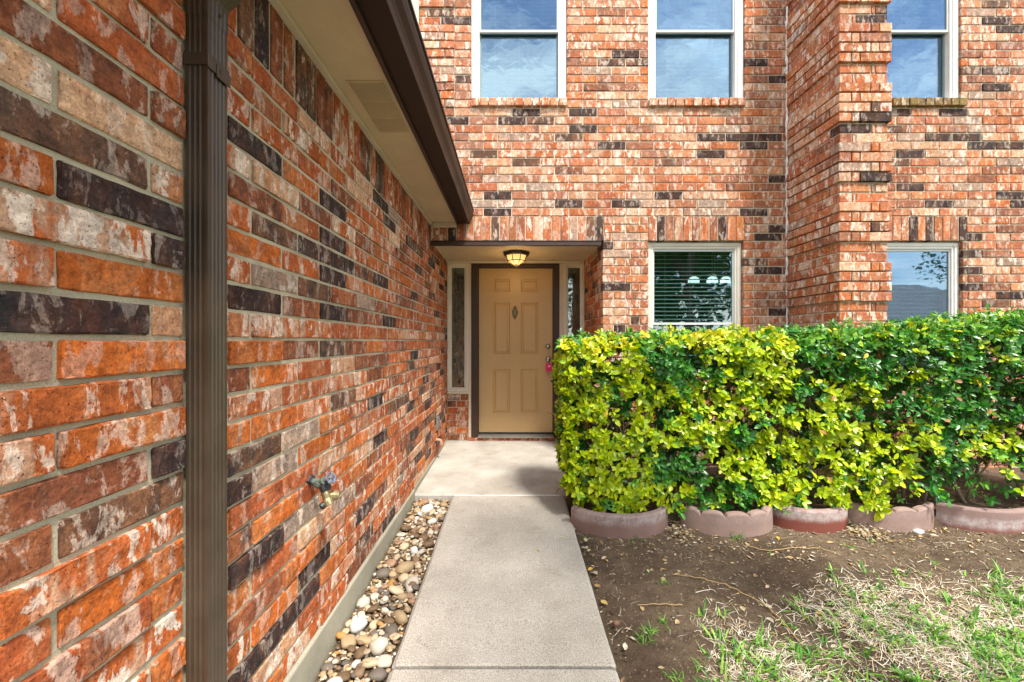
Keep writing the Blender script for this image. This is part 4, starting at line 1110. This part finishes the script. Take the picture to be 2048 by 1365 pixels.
# woody stems
def limb(mb, p, d, L, r, depth, bound):
    pts = [p]; rr = [r]; n = 5
    for i in range(n):
        d = (d+Vector((rng.gauss(0, .16), rng.gauss(0, .08), rng.gauss(.05, .08)))).normalized(); q = pts[-1]+d*(L/n)
        q.y = min(max(q.y, 2.72), 3.1); q.x = max(q.x, .46); pts.append(q); rr.append(r*(1-.42*(i+1)/n))
    mb.tube(pts, rr, 6, True, col=rng.choice([(.20, .145, .095, 1), (.15, .10, .07, 1), (.26, .20, .14, 1)]))
    if depth:
        for i in range(rng.randint(2, 3)):
            k = rng.randint(2, n); dd = (d+Vector((rng.gauss(0, .75), rng.gauss(-.15, .35), rng.uniform(.1, .7)))).normalized()
            q = pts[k]
            if q.z < ztop(q.x)-.12: limb(mb, q, dd, L*.68, rr[k]*.72, depth-1, bound)
for x in (.66, .78, 1.2, 1.62, 1.75, 2.1, 2.42, 2.75, 2.9, 3.2, 3.6):
    mb = MB(); mb.a = {'col': []}
    for _ in range(2 if x not in (.66, 2.9) else 3): limb(mb, Vector((x+rng.uniform(-.03, .03), 2.86+rng.uniform(-.04, .04), -.02)), Vector((rng.gauss(0, .45), 0, 1)).normalized(), .50, rng.uniform(.011, .017), 2, None)
    mb.build('branch', M['bark'], hedge, (x, 2.86, 0), True)
o = twigs.build('twig', M['bark'], hedge, (0, 0, 0)); tag(o, kind='stuff')
# soil and leaf litter inside the edging
m = MB(); n = 60; vs = []
for j in range(9):
    for i in range(n+1):
        x = .40+3.9*i/n; y = 2.655+.393*j/8; vs.append((x, y, (.030+.012*mnoise.noise(Vector((x*6, y*6, 0)))) if j else -.05))
m.add(vs, [(j*(n+1)+i, j*(n+1)+i+1, (j+1)*(n+1)+i+1, (j+1)*(n+1)+i) for j in range(8) for i in range(n)])
tag(m.build('planting_bed', M['dirt'], None, (0, 0, 0), True), kind='structure')

# ------------------------------------------------------------------ ceiling lamp
lx, ly, lz = .034, 4.17, CZ-.001
lamp = empty('ceiling_lamp', (lx, ly, lz)); tag(lamp, 'lit octagonal amber glass lamp with black frame on the entry ceiling', 'ceiling light')
def octo(r, z, o=pi/8): return [(lx+r*cos(o+i*pi/4), ly+r*sin(o+i*pi/4), z) for i in range(8)]
def rings(m, rs):
    vs = []
    for r, z in rs: vs += octo(r, z)
    n = len(rs); fs = [(i*8+k, i*8+(k+1) % 8, (i+1)*8+(k+1) % 8, (i+1)*8+k) for i in range(n-1) for k in range(8)]
    fs += [tuple(range(8)), tuple((n-1)*8+k for k in range(8))]; m.add(vs, fs)
m = MB(); rings(m, [(.118, lz), (.142, lz-.006), (.142, lz-.018), (.128, lz-.030), (.120, lz-.034), (.112, lz-.034), (.112, lz-.006)]); m.build('canopy', M['black_metal'], lamp)
GM, t_, p_ = mat('lit_amber_glass'); b_ = NB(t_)
nn = b_.ramp(b_.noise(b_.obj(), 22, 3, .6, .5), .3, .75, (1.0, .42, .07, 1), (1.0, .72, .30, 1))
p_.inputs['Base Color'].default_value = (.5, .35, .15, 1); b_.l(nn, p_.inputs['Emission Color']); p_.inputs['Emission Strength'].default_value = .55; p_.inputs['Roughness'].default_value = .2
r1, r2, r3, z1, z2, z3 = .110, .094, .028, lz-.034, lz-.088, lz-.128
for k in range(8):
    A = octo(r1, z1); B_ = octo(r2, z2); C_ = octo(r3, z3); k2 = (k+1) % 8
    for P1, P2 in ((A, B_), (B_, C_)):
        q = [Vector(P1[k]), Vector(P1[k2]), Vector(P2[k2]), Vector(P2[k])]; c = sum(q, Vector())/4; inn = Vector((lx, ly, c.z+.02))
        vs = [tuple(v+(c-v)*.03) for v in q]+[tuple(v+(c-v)*.03+(inn-c).normalized()*.003) for v in q]
        mesh_obj('glass_pane', vs, [(0, 1, 2, 3), (7, 6, 5, 4), (0, 4, 5, 1), (1, 5, 6, 2), (2, 6, 7, 3), (3, 7, 4, 0)], GM, lamp, tuple(c))
m = MB()
for k in range(8):
    A = octo(r1, z1)[k]; B_ = octo(r2, z2)[k]; C_ = octo(r3, z3)[k]; m.tube([A, B_, C_], [.0045]*3, 5)
    m.tube([octo(r2, z2)[k], octo(r2, z2)[(k+1) % 8]], .0045, 5)
rings(m, [(.032, z3+.004), (.032, z3-.003), (.012, z3-.006), (.010, z3-.016), (.003, z3-.022)]); m.build('cage', M['black_metal'], lamp)
pl = bpy.data.lights.new('lamp_light', 'POINT'); pl.energy = 1.3; pl.color = (1, .62, .25); pl.shadow_soft_size = .09
po = bpy.data.objects.new('bulb', pl); COL.objects.link(po); po.parent = lamp; po.location = (0, 0, -.17)

# ------------------------------------------------------------------ pink key tag hanging from the knob
tx, tz = dpx(1097, 733)
kt = empty('key_tag', (tx, DYF-.03, tz+.05)); tag(kt, 'bright pink key tag with keys hanging from the door knob', 'key tag')
vs, fs = rbox(tx-.034, tx+.034, DYF-.040, DYF-.030, tz-.052, tz+.040, .006); mesh_obj('tag_body', vs, fs, M['pink'], kt, (tx, DYF-.035, tz))
m = MB(); m.box(tx-.010, tx+.020, DYF-.0412, DYF-.0405, tz+.006, tz+.011); m.box(tx-.010, tx+.016, DYF-.0412, DYF-.0405, tz-.002, tz+.002); m.build('print', M['white_print'], kt)
m = MB(); ring_ = [(tx+.012*cos(a*pi/8), DYF-.034, tz+.050+.014*sin(a*pi/8)) for a in range(17)]; m.tube(ring_, .0015, 5, False); m.build('key_ring', M['nickel'], kt)
m = MB(); m.tube([(tx-.010, DYF-.034, tz-.052), (tx-.002, DYF-.034, tz-.07)], .0015, 5); m.box(tx-.008, tx+.004, DYF-.035, DYF-.032, tz-.085, tz-.068, .002); m.box(tx-.004, tx+.0, DYF-.035, DYF-.032, tz-.115, tz-.085, .001)
m.box(tx+.012, tx+.022, DYF-.037, DYF-.034, tz-.10, tz-.082, .002); m.box(tx+.015, tx+.019, DYF-.037, DYF-.034, tz-.13, tz-.10, .001); m.build('key', M['nickel'], kt)

# ------------------------------------------------------------------ hose tap on the side wall
sy, sz = lpx(621, 961)
sp = empty('hose_tap', (LX, sy, sz)); tag(sp, 'weathered brass hose tap with a blue wheel handle on the side wall', 'hose tap')
V = Vector
A = V((LX, sy, sz)); ax = V((1, -.10, -.30)).normalized()
m = MB(); m.lathe(A, ax, [(-.01, .021), (.004, .021), (.006, .017), (.010, .017)], 6); m.build('wall_nut', M['dark_nut'], sp)
m = MB(); m.lathe(A, ax, [(.008, .012), (.020, .013), (.024, .016), (.034, .018), (.046, .017), (.052, .013), (.060, .013)], 12)
hd = V((1, -.35, .55)).normalized(); J = A+ax*.034
m.lathe(J, hd, [(0, .013), (.020, .013), (.022, .015), (.030, .015), (.032, .010), (.040, .009)], 10)
m.build('tap_body', M['patina'], sp, smooth=False)
m = MB(); m.lathe(J, hd, [(.038, .0055), (.062, .0055)], 8); m.build('stem', M['dark_nut'], sp)
m = MB(); H = J+hd*.062; u = hd.orthogonal().normalized(); w = hd.cross(u)
rim = [H+(u*cos(i*pi/16)+w*sin(i*pi/16))*(.0195+.0024*cos(i*pi/16*6)) for i in range(33)]
m.tube(rim, .0042, 6, False)
for k in range(3): m.tube([H-(u*cos(k*pi/3)+w*sin(k*pi/3))*.018, H+hd*.002, H+(u*cos(k*pi/3)+w*sin(k*pi/3))*.018], .0040, 5)
m.lathe(H, hd, [(-.006, .009), (.004, .009), (.008, .005)], 8); m.build('wheel_handle', M['valve_blue'], sp)
K = A+ax*.052; dn = V((.42, -.22, -1)).normalized()
m = MB(); m.lathe(K+V((.004, 0, .004)), dn, [(0, .014), (.004, .021), (.022, .021), (.026, .016)], 8); m.build('coupling_nut', M['dark_nut'], sp)
m = MB(); m.lathe(K, dn, [(.022, .015), (.034, .016), (.050, .014), (.060, .017), (.074, .0175), (.078, .016)], 14)
Q = K+dn*.036; sd_ = V((.75, .62, -.30)).normalized(); m.lathe(Q, sd_, [(0, .010), (.016, .012), (.024, .018), (.040, .018), (.044, .014)], 12)
m.build('outlet', M['brass'], sp)
m = MB(); m.lathe(K+dn*.062, V((-.45, -.55, -.35)), [(0, .006), (.014, .007), (.016, .012), (.028, .012), (.031, .008)], 10); m.build('side_cap', M['dark_nut'], sp)

# ------------------------------------------------------------------ small things low on the side wall by the porch
oy, oz = lpx(873, 846)
m = MB(); m.box(LX, LX+.022, oy-.045, oy+.05, oz-.065, oz+.065, .005); m.box(LX+.022, LX+.028, oy-.030, oy+.034, oz-.045, oz+.045, .003)
tag(m.build('outlet_cover', M['grey_metal'], None, (LX, oy, oz)), 'grey weatherproof outlet cover low on the side wall near the door', 'outlet cover')
py_, pz_ = lpx(871, 882); m = MB()
m.tube([(LX-.02, py_, pz_+.012), (LX+.03, py_, pz_+.012), (LX+.048, py_-.002, pz_+.006), (LX+.055, py_-.003, pz_-.010), (LX+.055, py_-.003, pz_-.035)], [.014, .014, .0155, .0155, .017], 10)
tag(m.build('drain_pipe', M['pvc'], None, (LX, py_, pz_)), 'short beige plastic drain elbow poking out of the wall above the porch', 'pipe')

# ------------------------------------------------------------------ ground cover: litter, straw, grass
rng = random.Random(77)
def on_dirt(x, y): return x > PXR+.012 and y > .9 and y < 2.46
def flake(mb, x, y, s, col, up=.004, curl=.5):
    a = rng.uniform(0, 6.28); d = Vector((cos(a), sin(a), 0)); w = Vector((-sin(a), cos(a), 0)); z = gz(x, y)+up; c = Vector((x, y, z))
    k = rng.uniform(.35, .6); t = rng.uniform(-.3, .3)
    vs = [c-d*s, c-d*s*.3+w*s*k+Vector((0, 0, s*curl*.5)), c+d*s*.4+w*s*k*.9+Vector((0, 0, s*curl*.6)), c+d*s+Vector((0, 0, s*t)), c+d*s*.4-w*s*k+Vector((0, 0, s*curl*.3)), c-d*s*.3-w*s*k, c+Vector((0, 0, -.001))]
    mb.add([tuple(v) for v in vs], [(6, 0, 1), (6, 1, 2), (6, 2, 3), (6, 3, 4), (6, 4, 5), (6, 5, 0)], col=col)
tan = [(.46, .34, .18, 1), (.52, .42, .27, 1), (.38, .25, .12, 1), (.55, .49, .38, 1), (.26, .16, .09, 1), (.44, .30, .12, 1), (.34, .26, .17, 1), (.36, .28, .19, 1), (.50, .43, .33, 1)]
m = MB(); m.a = {'col': []}
for _ in range(7500):
    x = rng.uniform(PXR+.01, 4.2); y = rng.uniform(1.0, 2.62)
    near_blocks = y > 2.25; edge = x < PXR+.06
    p = .16+(.5 if near_blocks else 0)+(.4 if edge else 0)+.3*(mnoise.noise(Vector((x*2.5, y*2.5, 5))) > .1)
    if rng.random() > p: continue
    flake(m, x, y, rng.choice((.002, .003, .004, .005, .007, .012)) if rng.random() < .93 else .019, rng.choice(tan))
for gx, gy in ((1.045, 2.60), (1.04, 2.50), (1.06, 2.68), (2.2, 2.60), (2.26, 2.50), (2.15, 2.52)):
    for _ in range(70): flake(m, rng.gauss(gx, .045), rng.gauss(gy, .06), rng.uniform(.006, .016), rng.choice(tan), .004+rng.uniform(0, .03))
for _ in range(520): flake(m, rng.uniform(LX+.03, PXL-.01), rng.uniform(1.15, 3.0), rng.uniform(.005, .013), rng.choice(tan[:5]), rng.uniform(-.008, .022))
for _ in range(500):
    x, y = rng.uniform(.42, 4.2), rng.uniform(2.64, 3.03); flake(m, x, y, rng.uniform(.008, .018), rng.choice(tan[:5]), .064-(pathz(y)*0)+rng.uniform(0, .01))
LIT = m
CR = MB(); CR.a = {'col': []}
for _ in range(9000):
    x = rng.uniform(PXR+.01, 4.0); y = rng.uniform(1.0, 2.62)
    if x > y*1.32+.15: continue
    s = rng.choice((.0018, .0025, .0035, .005, .0075)); z = gz(x, y)+s*.3; c = rng.choice([(.10, .065, .04, 1), (.17, .115, .07, 1), (.24, .17, .11, 1), (.07, .045, .03, 1)])
    q = [(x+rng.uniform(-s, s), y+rng.uniform(-s, s), z-s*.4) for _ in range(3)]+[(x, y, z+s*.8)]
    CR.add([(x-s, y-s*.6, z-s*.5), (x+s, y-s*.5, z-s*.5), (x+rng.uniform(-s, s)*.5, y+s, z-s*.5), (x+rng.uniform(-s, s)*.4, y, z+s*.9)], [(0, 1, 3), (1, 2, 3), (2, 0, 3)], col=c)
tag(CR.build('soil_crumbs', M['pebble']), 'small loose crumbs of brown earth over the bare soil', 'soil crumbs', kind='stuff')
m = LIT
tag(m.build('leaf_litter', M['litter']), 'scattered dry leaf flecks and chips over the soil and stones', 'leaf litter', kind='stuff')

def strand(mb, x, y, L, w, col, lift, bendx=.0, flat=True, seg=3):
    a = rng.gauss(.35, 1.0) if flat else rng.uniform(0, 6.28); d = Vector((cos(a), sin(a), 0)); z = gz(x, y)+.003
    p = Vector((x, y, z)); pts = [p]; el = rng.uniform(0, lift)
    for i in range(seg):
        a += rng.gauss(0, .25); step = L/seg
        p = p+Vector((cos(a)*cos(el), sin(a)*cos(el), sin(el)))*step; el -= lift*.55/seg*rng.uniform(.4, 1.6)
        pts.append(Vector((p.x, p.y, max(p.z, gz(p.x, p.y)+.002))))
    s = Vector((-sin(a), cos(a), rng.uniform(-.6, .6))).normalized(); vs = []
    for i, q in enumerate(pts):
        ww = w*(1-.75*i/seg) if i else w*.7
        vs += [tuple(q+s*ww), tuple(q-s*ww)]
    mb.add(vs, [(2*i, 2*i+1, 2*i+3, 2*i+2) for i in range(seg)], col=col)
def straw_amount(x, y):
    # boundary of the dead grass: ground points read off the photograph
    B_ = [(.39, 1.02), (.62, 1.40), (.80, 1.75), (1.2, 1.95), (1.7, 2.12), (2.2, 2.12), (2.7, 2.05), (3.2, 2.1), (4.5, 2.1)]
    yb = None
    for (a, b), (c, d) in zip(B_, B_[1:]):
        if a <= x <= c: yb = b+(d-b)*(x-a)/(c-a)
    if yb is None: return 0
    e = yb-y+.10+.22*mnoise.noise(Vector((x*2.2, y*2.2, 9)))+.10*mnoise.noise(Vector((x*6, y*6, 2)))
    bare = mnoise.noise(Vector((x*1.9+5, y*1.9, 4)))
    v = max(0, min(1, e/.5))**1.1
    if bare > .18: v *= .30
    return v
straws = [(.78, .68, .49), (.84, .77, .62), (.64, .50, .31), (.84, .80, .70), (.48, .36, .23), (.76, .69, .57)]
m = MB(); m.a = {'col': []}; cnt = 0
for _ in range(60000):
    x = rng.uniform(.40, 4.2); y = rng.uniform(.85, 2.3)
    if x > y*1.32+.15: continue
    if rng.random() > straw_amount(x, y): continue
    g = rng.uniform(.7, 1.1); c = rng.choice(straws); strand(m, x, y, rng.uniform(.015, .075), rng.uniform(.0007, .0021), (c[0]*g, c[1]*g, c[2]*g, 1), rng.choice((.05, .2, .5))); cnt += 1
for _ in range(1500):
    x = rng.uniform(.40, 4.2); y = rng.uniform(1.2, 2.6)
    if mnoise.noise(Vector((x*3, y*3, 33))) < .0 and y < 2.3: continue
    c = rng.choice(straws); strand(m, x, y, rng.uniform(.02, .07), .0009, (*c, 1), .15)
tag(m.build('dry_grass', M['straw']), 'pale dead grass lying matted over the soil', 'dry grass', kind='stuff')
m = MB(); m.a = {'col': []}
greens = [(.08, .24, .03), (.13, .34, .035), (.20, .42, .05), (.05, .17, .04), (.27, .47, .08)]
def tuft(x, y, n, L, spread, wd=.0018):
    for _ in range(n):
        a = rng.uniform(0, 6.28); el = rng.uniform(.25, 1.35); p = Vector((x+rng.gauss(0, spread), y+rng.gauss(0, spread), 0)); p.z = gz(p.x, p.y)-.002
        c = rng.choice(greens); g = rng.uniform(.75, 1.2); l = L*rng.uniform(.5, 1.15); pts = [p]; w0 = wd*rng.uniform(.7, 1.4)
        for i in range(4): pts.append(pts[-1]+Vector((cos(a)*cos(el), sin(a)*cos(el), sin(el)))*(l/4)); el -= rng.uniform(.1, .38)
        s = Vector((-sin(a), cos(a), 0)); vs = []
        for i, q in enumerate(pts):
            ww = w0*(1, 1.1, 1, .7, .05)[i]; vs += [tuple(q+s*ww), tuple(q-s*ww)]
        m.add(vs, [(2*i, 2*i+1, 2*i+3, 2*i+2) for i in range(4)], col=(c[0]*g, c[1]*g, c[2]*g, 1))
for _ in range(5200):
    x = rng.uniform(.6, 4.2); y = rng.uniform(.85, 2.15)
    if x > y*1.32+.15: continue
    s = straw_amount(x, y); near = max(0, (1.85-y)); right = max(0, x-1.9)*.35
    if rng.random() > s*(.20+.75*near+right*1.3)*(1.4 if mnoise.noise(Vector((x*3.5, y*3.5, 14))) > 0 else .45): continue
    tuft(x, y, rng.randint(4, 9), rng.uniform(.035, .095), .012, .0030)
for (px_, py_, n, L) in [(1300, 1270, 26, .06), (1285, 1285, 14, .05), (1330, 1250, 14, .05), (1175, 1078, 8, .035), (1265, 1075, 12, .09), (1262, 1080, 8, .06), (1468, 1075, 30, .10), (1330, 1168, 12, .04), (1700, 1095, 16, .04), (1790, 1055, 14, .08), (1850, 1050, 12, .07),
                         (1700, 1060, 12, .05), (1990, 1050, 12, .12), (2025, 1058, 26, .10), (2044, 1050, 20, .12), (1860, 1125, 10, .04), (2020, 1200, 40, .09), (2035, 1215, 40, .08), (2010, 1230, 30, .07), (1740, 1085, 8, .04), (1540, 1110, 8, .03), (1350, 1355, 16, .05), (1400, 1340, 14, .06)]:
    x, y = gpx(px_, py_); tuft(x, y, n, L, .014, .0016)
tag(m.build('grass', M['grass']), 'short green grass blades sprouting through the dead grass', 'grass', kind='stuff')

# individually recognisable bits on the ground
def rock_thing(px_, py_, r, col, label, name='stone', flat=.6):
    x, y = gpx(px_, py_); me = stone_mesh(random.Random(int(px_)), col); o = bpy.data.objects.new(name, me); COL.objects.link(o)
    o.location = (x, y, gz(x, y)+r*flat*.35); o.scale = (r, r, r*flat/.5); o.rotation_euler = (0, 0, .3); tag(o, label, 'stone')
rock_thing(1232, 1248, .018, (.22, .12, .08), 'round reddish brown stone lying on bare soil beside the path', flat=.8)
rock_thing(1836, 1065, .042, (.68, .68, .68), 'flat white stone at the foot of the scalloped edging block', flat=.42)
rock_thing(1148, 1060, .012, (.45, .30, .22), 'small tan stone wedged between the path edge and the first edging block')
def runner(pts, r, label, name='dead_runner', cat='runner', col=(.50, .35, .17, 1)):
    P3 = []
    for (a, b) in pts: x, y = gpx(a, b); P3.append(Vector((x, y, gz(x, y)+.008)))
    fine = []
    for i in range(len(P3)-1):
        for k in range(6):
            q = P3[i].lerp(P3[i+1], k/6); fine.append(q+Vector((rng.gauss(0, .0015), rng.gauss(0, .0015), rng.uniform(-.002, .005))))
    fine.append(P3[-1]); mb = MB(); mb.a = {'col': []}; mb.tube(fine, [r*(1-.5*i/len(fine)) for i in range(len(fine))], 5, True, col=col)
    tag(mb.build(name, M['bark'], None, tuple(P3[0])), label, cat)
runner([(1610, 1300), (1560, 1240), (1520, 1205), (1450, 1172), (1400, 1158), (1345, 1152)], .0028, 'long tan grass runner lying across the bare soil')
runner([(1365, 1217), (1325, 1211), (1275, 1212)], .0026, 'short tan grass runner where the dead grass starts near the path')
runner([(1490, 1095), (1535, 1105), (1590, 1098), (1640, 1100), (1680, 1112)], .0024, 'thin curved runner on the soil in front of the red edging block')
mb = MB(); mb.a = {'col': []}
def g3(a, b, h=.006): x, y = gpx(a, b); return Vector((x, y, gz(x, y)+h))
mb.tube([g3(1391, 1188), g3(1405, 1184), g3(1422, 1181)], [.0024, .0022, .002], 5, True, col=(.60, .52, .44, 1)); mb.tube([g3(1422, 1181), g3(1428, 1183), g3(1432, 1188)], .0016, 5, True, col=(.60, .52, .44, 1)); mb.tube([g3(1420, 1181), g3(1416, 1172)], .0015, 5, True, col=(.60, .52, .44, 1))
tag(mb.build('twig', M['bark'], None, tuple(g3(1391, 1188))), 'small pale forked twig on the bare soil', 'twig')
def leaf_thing(px_, py_, s, col, label, pathside=False):
    global m
    mb = MB(); mb.a = {'col': []}
    if pathside:
        Y = 2.0
        for _ in range(12): Y = F*(CAMZ-pathz(Y))/(py_-682)
        x, y = ((px_-1026)*Y/F, Y); flake(mb, x, y, s, col, .036, .35)
    else: x, y = gpx(px_, py_); flake(mb, x, y, s, col, .006, .5)
    tag(mb.build('fallen_leaf', M['litter'], None, (x, y, pathz(y) if pathside else gz(x, y))), label, 'leaf', 'fallen leaves')
leaf_thing(1077, 1101, .012, (.50, .50, .10, 1), 'tiny yellow leaf on the middle of the path', True)
leaf_thing(1123, 1075, .013, (.55, .50, .30, 1), 'small pale leaf on the path near the first edging block', True)
leaf_thing(1213, 1123, .018, (.58, .36, .12, 1), 'tan pointed leaf on the soil a little right of the path')
leaf_thing(1178, 1102, .018, (.52, .52, .30, 1), 'pale green dried leaf against the path edge')
leaf_thing(1296, 1143, .014, (.50, .60, .36, 1), 'small pale green leaf alone on bare soil')
leaf_thing(1181, 1139, .020, (.56, .34, .08, 1), 'curled ochre leaf against the path edge')
leaf_thing(1535, 1175, .018, (.50, .35, .26, 1), 'curled pinkish brown leaf left of the dead grass')
leaf_thing(1208, 1205, .024, (.58, .42, .16, 1), 'larger ochre leaf by the path edge beside the short runner')
leaf_thing(1963, 1082, .022, (.60, .50, .30, 1), 'broad tan leaf on dark soil toward the right')
leaf_thing(1888, 1060, .020, (.72, .42, .03, 1), 'bright orange leaf right of the flat white stone')
leaf_thing(1556, 1078, .020, (.62, .45, .08, 1), 'yellow leaf on soil just below the red edging block')

# ------------------------------------------------------------------ across the street (seen mirrored in the windows)
rng = random.Random(3)
M['tree_leaf'] = attr_material('tree_leaf', 'col', .55, .2, .2, .3, 9, 0, 0)
def tree(x, y, h, r, label, n=5200, cone=False):
    t = empty('tree', (x, y, -.19)); tag(t, label, 'tree', 'trees across the street')
    mb = MB(); mb.a = {'col': []}; c = (.11, .08, .055, 1)
    mb.tube([(x, y, -.25), (x+.1, y, h*.25), (x-.05, y+.1, h*.5), (x, y, h*.85)], [.26, .2, .13, .03], 8, True, col=c)
    for i in range(16):
        a = rng.uniform(0, 6.28); z = h*rng.uniform(.28, .75); L = r*rng.uniform(.5, .9)
        mb.tube([(x, y, z), (x+cos(a)*L*.5, y+sin(a)*L*.5, z+h*.06), (x+cos(a)*L, y+sin(a)*L, z+h*.14)], [.08, .05, .015], 5, True, col=c)
    mb.build('trunk', M['bark'], t, (x, y, -.19))
    mb = MB(); mb.a = {'col': []}; cl = []
    for i in range(60):
        a = rng.uniform(0, 6.28); q = rng.uniform(.25, 1.0); rr = r*sqrt(rng.random())*(1-q if cone else sqrt(max(0, 1-(2*q-1.15)**2))); cl.append((x+cos(a)*rr, y+sin(a)*rr, h*(.12+.88*q), r*rng.uniform(.16, .30), rng.uniform(.6, 1.3)))
    for i in range(n):
        c_ = rng.choice(cl); d = Vector((rng.gauss(0, 1), rng.gauss(0, 1), rng.gauss(0, .8))).normalized()*c_[3]*rng.uniform(.6, 1.1); p = Vector(c_[:3])+d
        s = rng.uniform(.07, .15); u = Vector((rng.gauss(0, 1), rng.gauss(0, 1), rng.gauss(0, 1))).normalized(); w = u.orthogonal().normalized()
        g = c_[4]*rng.uniform(.8, 1.2); mb.add([tuple(p-u*s), tuple(p+w*s*.5), tuple(p+u*s), tuple(p-w*s*.5)], [(0, 1, 2, 3)], col=(.05*g, .12*g, .03*g, 1))
    mb.build('crown', M['tree_leaf'], t, (x, y, h*.5))
def yard_tree():
    t = empty('tree', (3.9, -1.3, -.19)); tag(t, 'small yard tree to the right whose shade falls on the bare soil', 'tree')
    mb = MB(); mb.a = {'col': []}; c = (.16, .12, .09, 1)
    mb.tube([(3.9, -1.3, -.25), (3.85, -1.2, 1.2), (3.6, -.9, 2.3), (3.0, -.4, 3.2), (2.1, .2, 4.0)], [.11, .09, .07, .05, .015], 8, True, col=c)
    mb.tube([(3.6, -.9, 2.3), (3.9, -1.2, 3.4), (4.2, -1.5, 4.6)], [.07, .05, .015], 7, True, col=c)
    mb.tube([(3.3, -.65, 2.8), (2.6, -.6, 3.5), (1.9, -.5, 4.0)], [.04, .03, .01], 6, True, col=c)
    mb.build('trunk', M['bark'], t, (3.9, -1.3, -.19)); mb = MB(); mb.a = {'col': []}
    cl = [(1.95+rng.gauss(0, .50), .25+rng.gauss(0, .34), 3.9+rng.gauss(0, .3), rng.uniform(.2, .34)) for _ in range(24)]+[(4.2+rng.gauss(0, .6), -1.7+rng.gauss(0, .5), 4.6+rng.gauss(0, .4), .4) for _ in range(16)]
    for i in range(6500):
        c_ = rng.choice(cl); p = Vector(c_[:3])+Vector((rng.gauss(0, 1), rng.gauss(0, 1), rng.gauss(0, .8))).normalized()*c_[3]*rng.uniform(.3, 1.1)
        s = rng.uniform(.03, .06); u = Vector((rng.gauss(0, 1), rng.gauss(0, 1), rng.gauss(0, 1))).normalized(); w = u.orthogonal().normalized(); g = rng.uniform(.7, 1.3)
        mb.add([tuple(p-u*s), tuple(p+w*s*.5), tuple(p+u*s), tuple(p-w*s*.5)], [(0, 1, 2, 3)], col=(.06*g, .14*g, .03*g, 1))
    mb.build('crown', M['tree_leaf'], t, (2.4, 0, 4))
yard_tree()
tree(8.2, -11.5, 11.5, 2.2, 'tall narrow evergreen mirrored in an upper window', cone=True)
tree(5.6, -7.0, 5.6, 2.6, 'broad leafy tree mirrored in the lower window beside the pillar', 7000)
tree(27, -14, 7.5, 3.6, 'leafy tree mirrored beside the neighbouring roof')
tree(1.0, -13, 6.0, 3.0, 'leafy tree mirrored in the narrow window beside the door')
nh = empty('neighbour_house', (19.5, -13, -.19)); tag(nh, 'single storey neighbouring house with grey hipped roof mirrored in a window', 'house')
m = MB(); m.box(14.5, 24.5, -17, -9, -.2, 2.0); m.build('wall', M['cream'], nh, (19.5, -13, 0))
m = MB(); m.add([(14.1, -17.4, 1.95), (24.9, -17.4, 1.95), (24.9, -8.6, 1.95), (14.1, -8.6, 1.95), (18.5, -13, 4.0), (20.5, -13, 4.0)], [(3, 2, 5, 4), (0, 4, 5, 1), (0, 3, 4), (1, 5, 2), (0, 1, 2, 3)])
M['grey_roof'] = paint('grey_shingle', (.27, .25, .24), .9, .2, 3, .5); m.build('roof', M['grey_roof'], nh, (19.5, -13, 2.4))

# ceiling light fitting seen through the open blinds of the lower window
cl = empty('pendant_light', (2.0, FY+.36, 1.75)); tag(cl, 'three lit white lamp shades glimpsed through the lower window blinds', 'light fitting')
LM, t_, p_ = mat('lit_shade'); p_.inputs['Base Color'].default_value = (.8, .8, .8, 1); p_.inputs['Emission Color'].default_value = (1, .98, .93, 1); p_.inputs['Emission Strength'].default_value = .9
for x in (1.80, 1.985, 2.12):
    m = MB(); m.lathe((x, FY+.36, 1.735), (0, 0, 1), [(0, .050), (.02, .055), (.05, .045), (.065, .02)], 12); m.build('lamp_shade', LM, cl)
m = MB(); m.tube([(1.80, FY+.36, 1.80), (1.985, FY+.36, 1.83), (2.12, FY+.36, 1.80)], .006, 6); m.tube([(1.985, FY+.36, 1.83), (1.985, FY+.36, 2.3)], .008, 6); m.build('arm', M['brass'], cl)
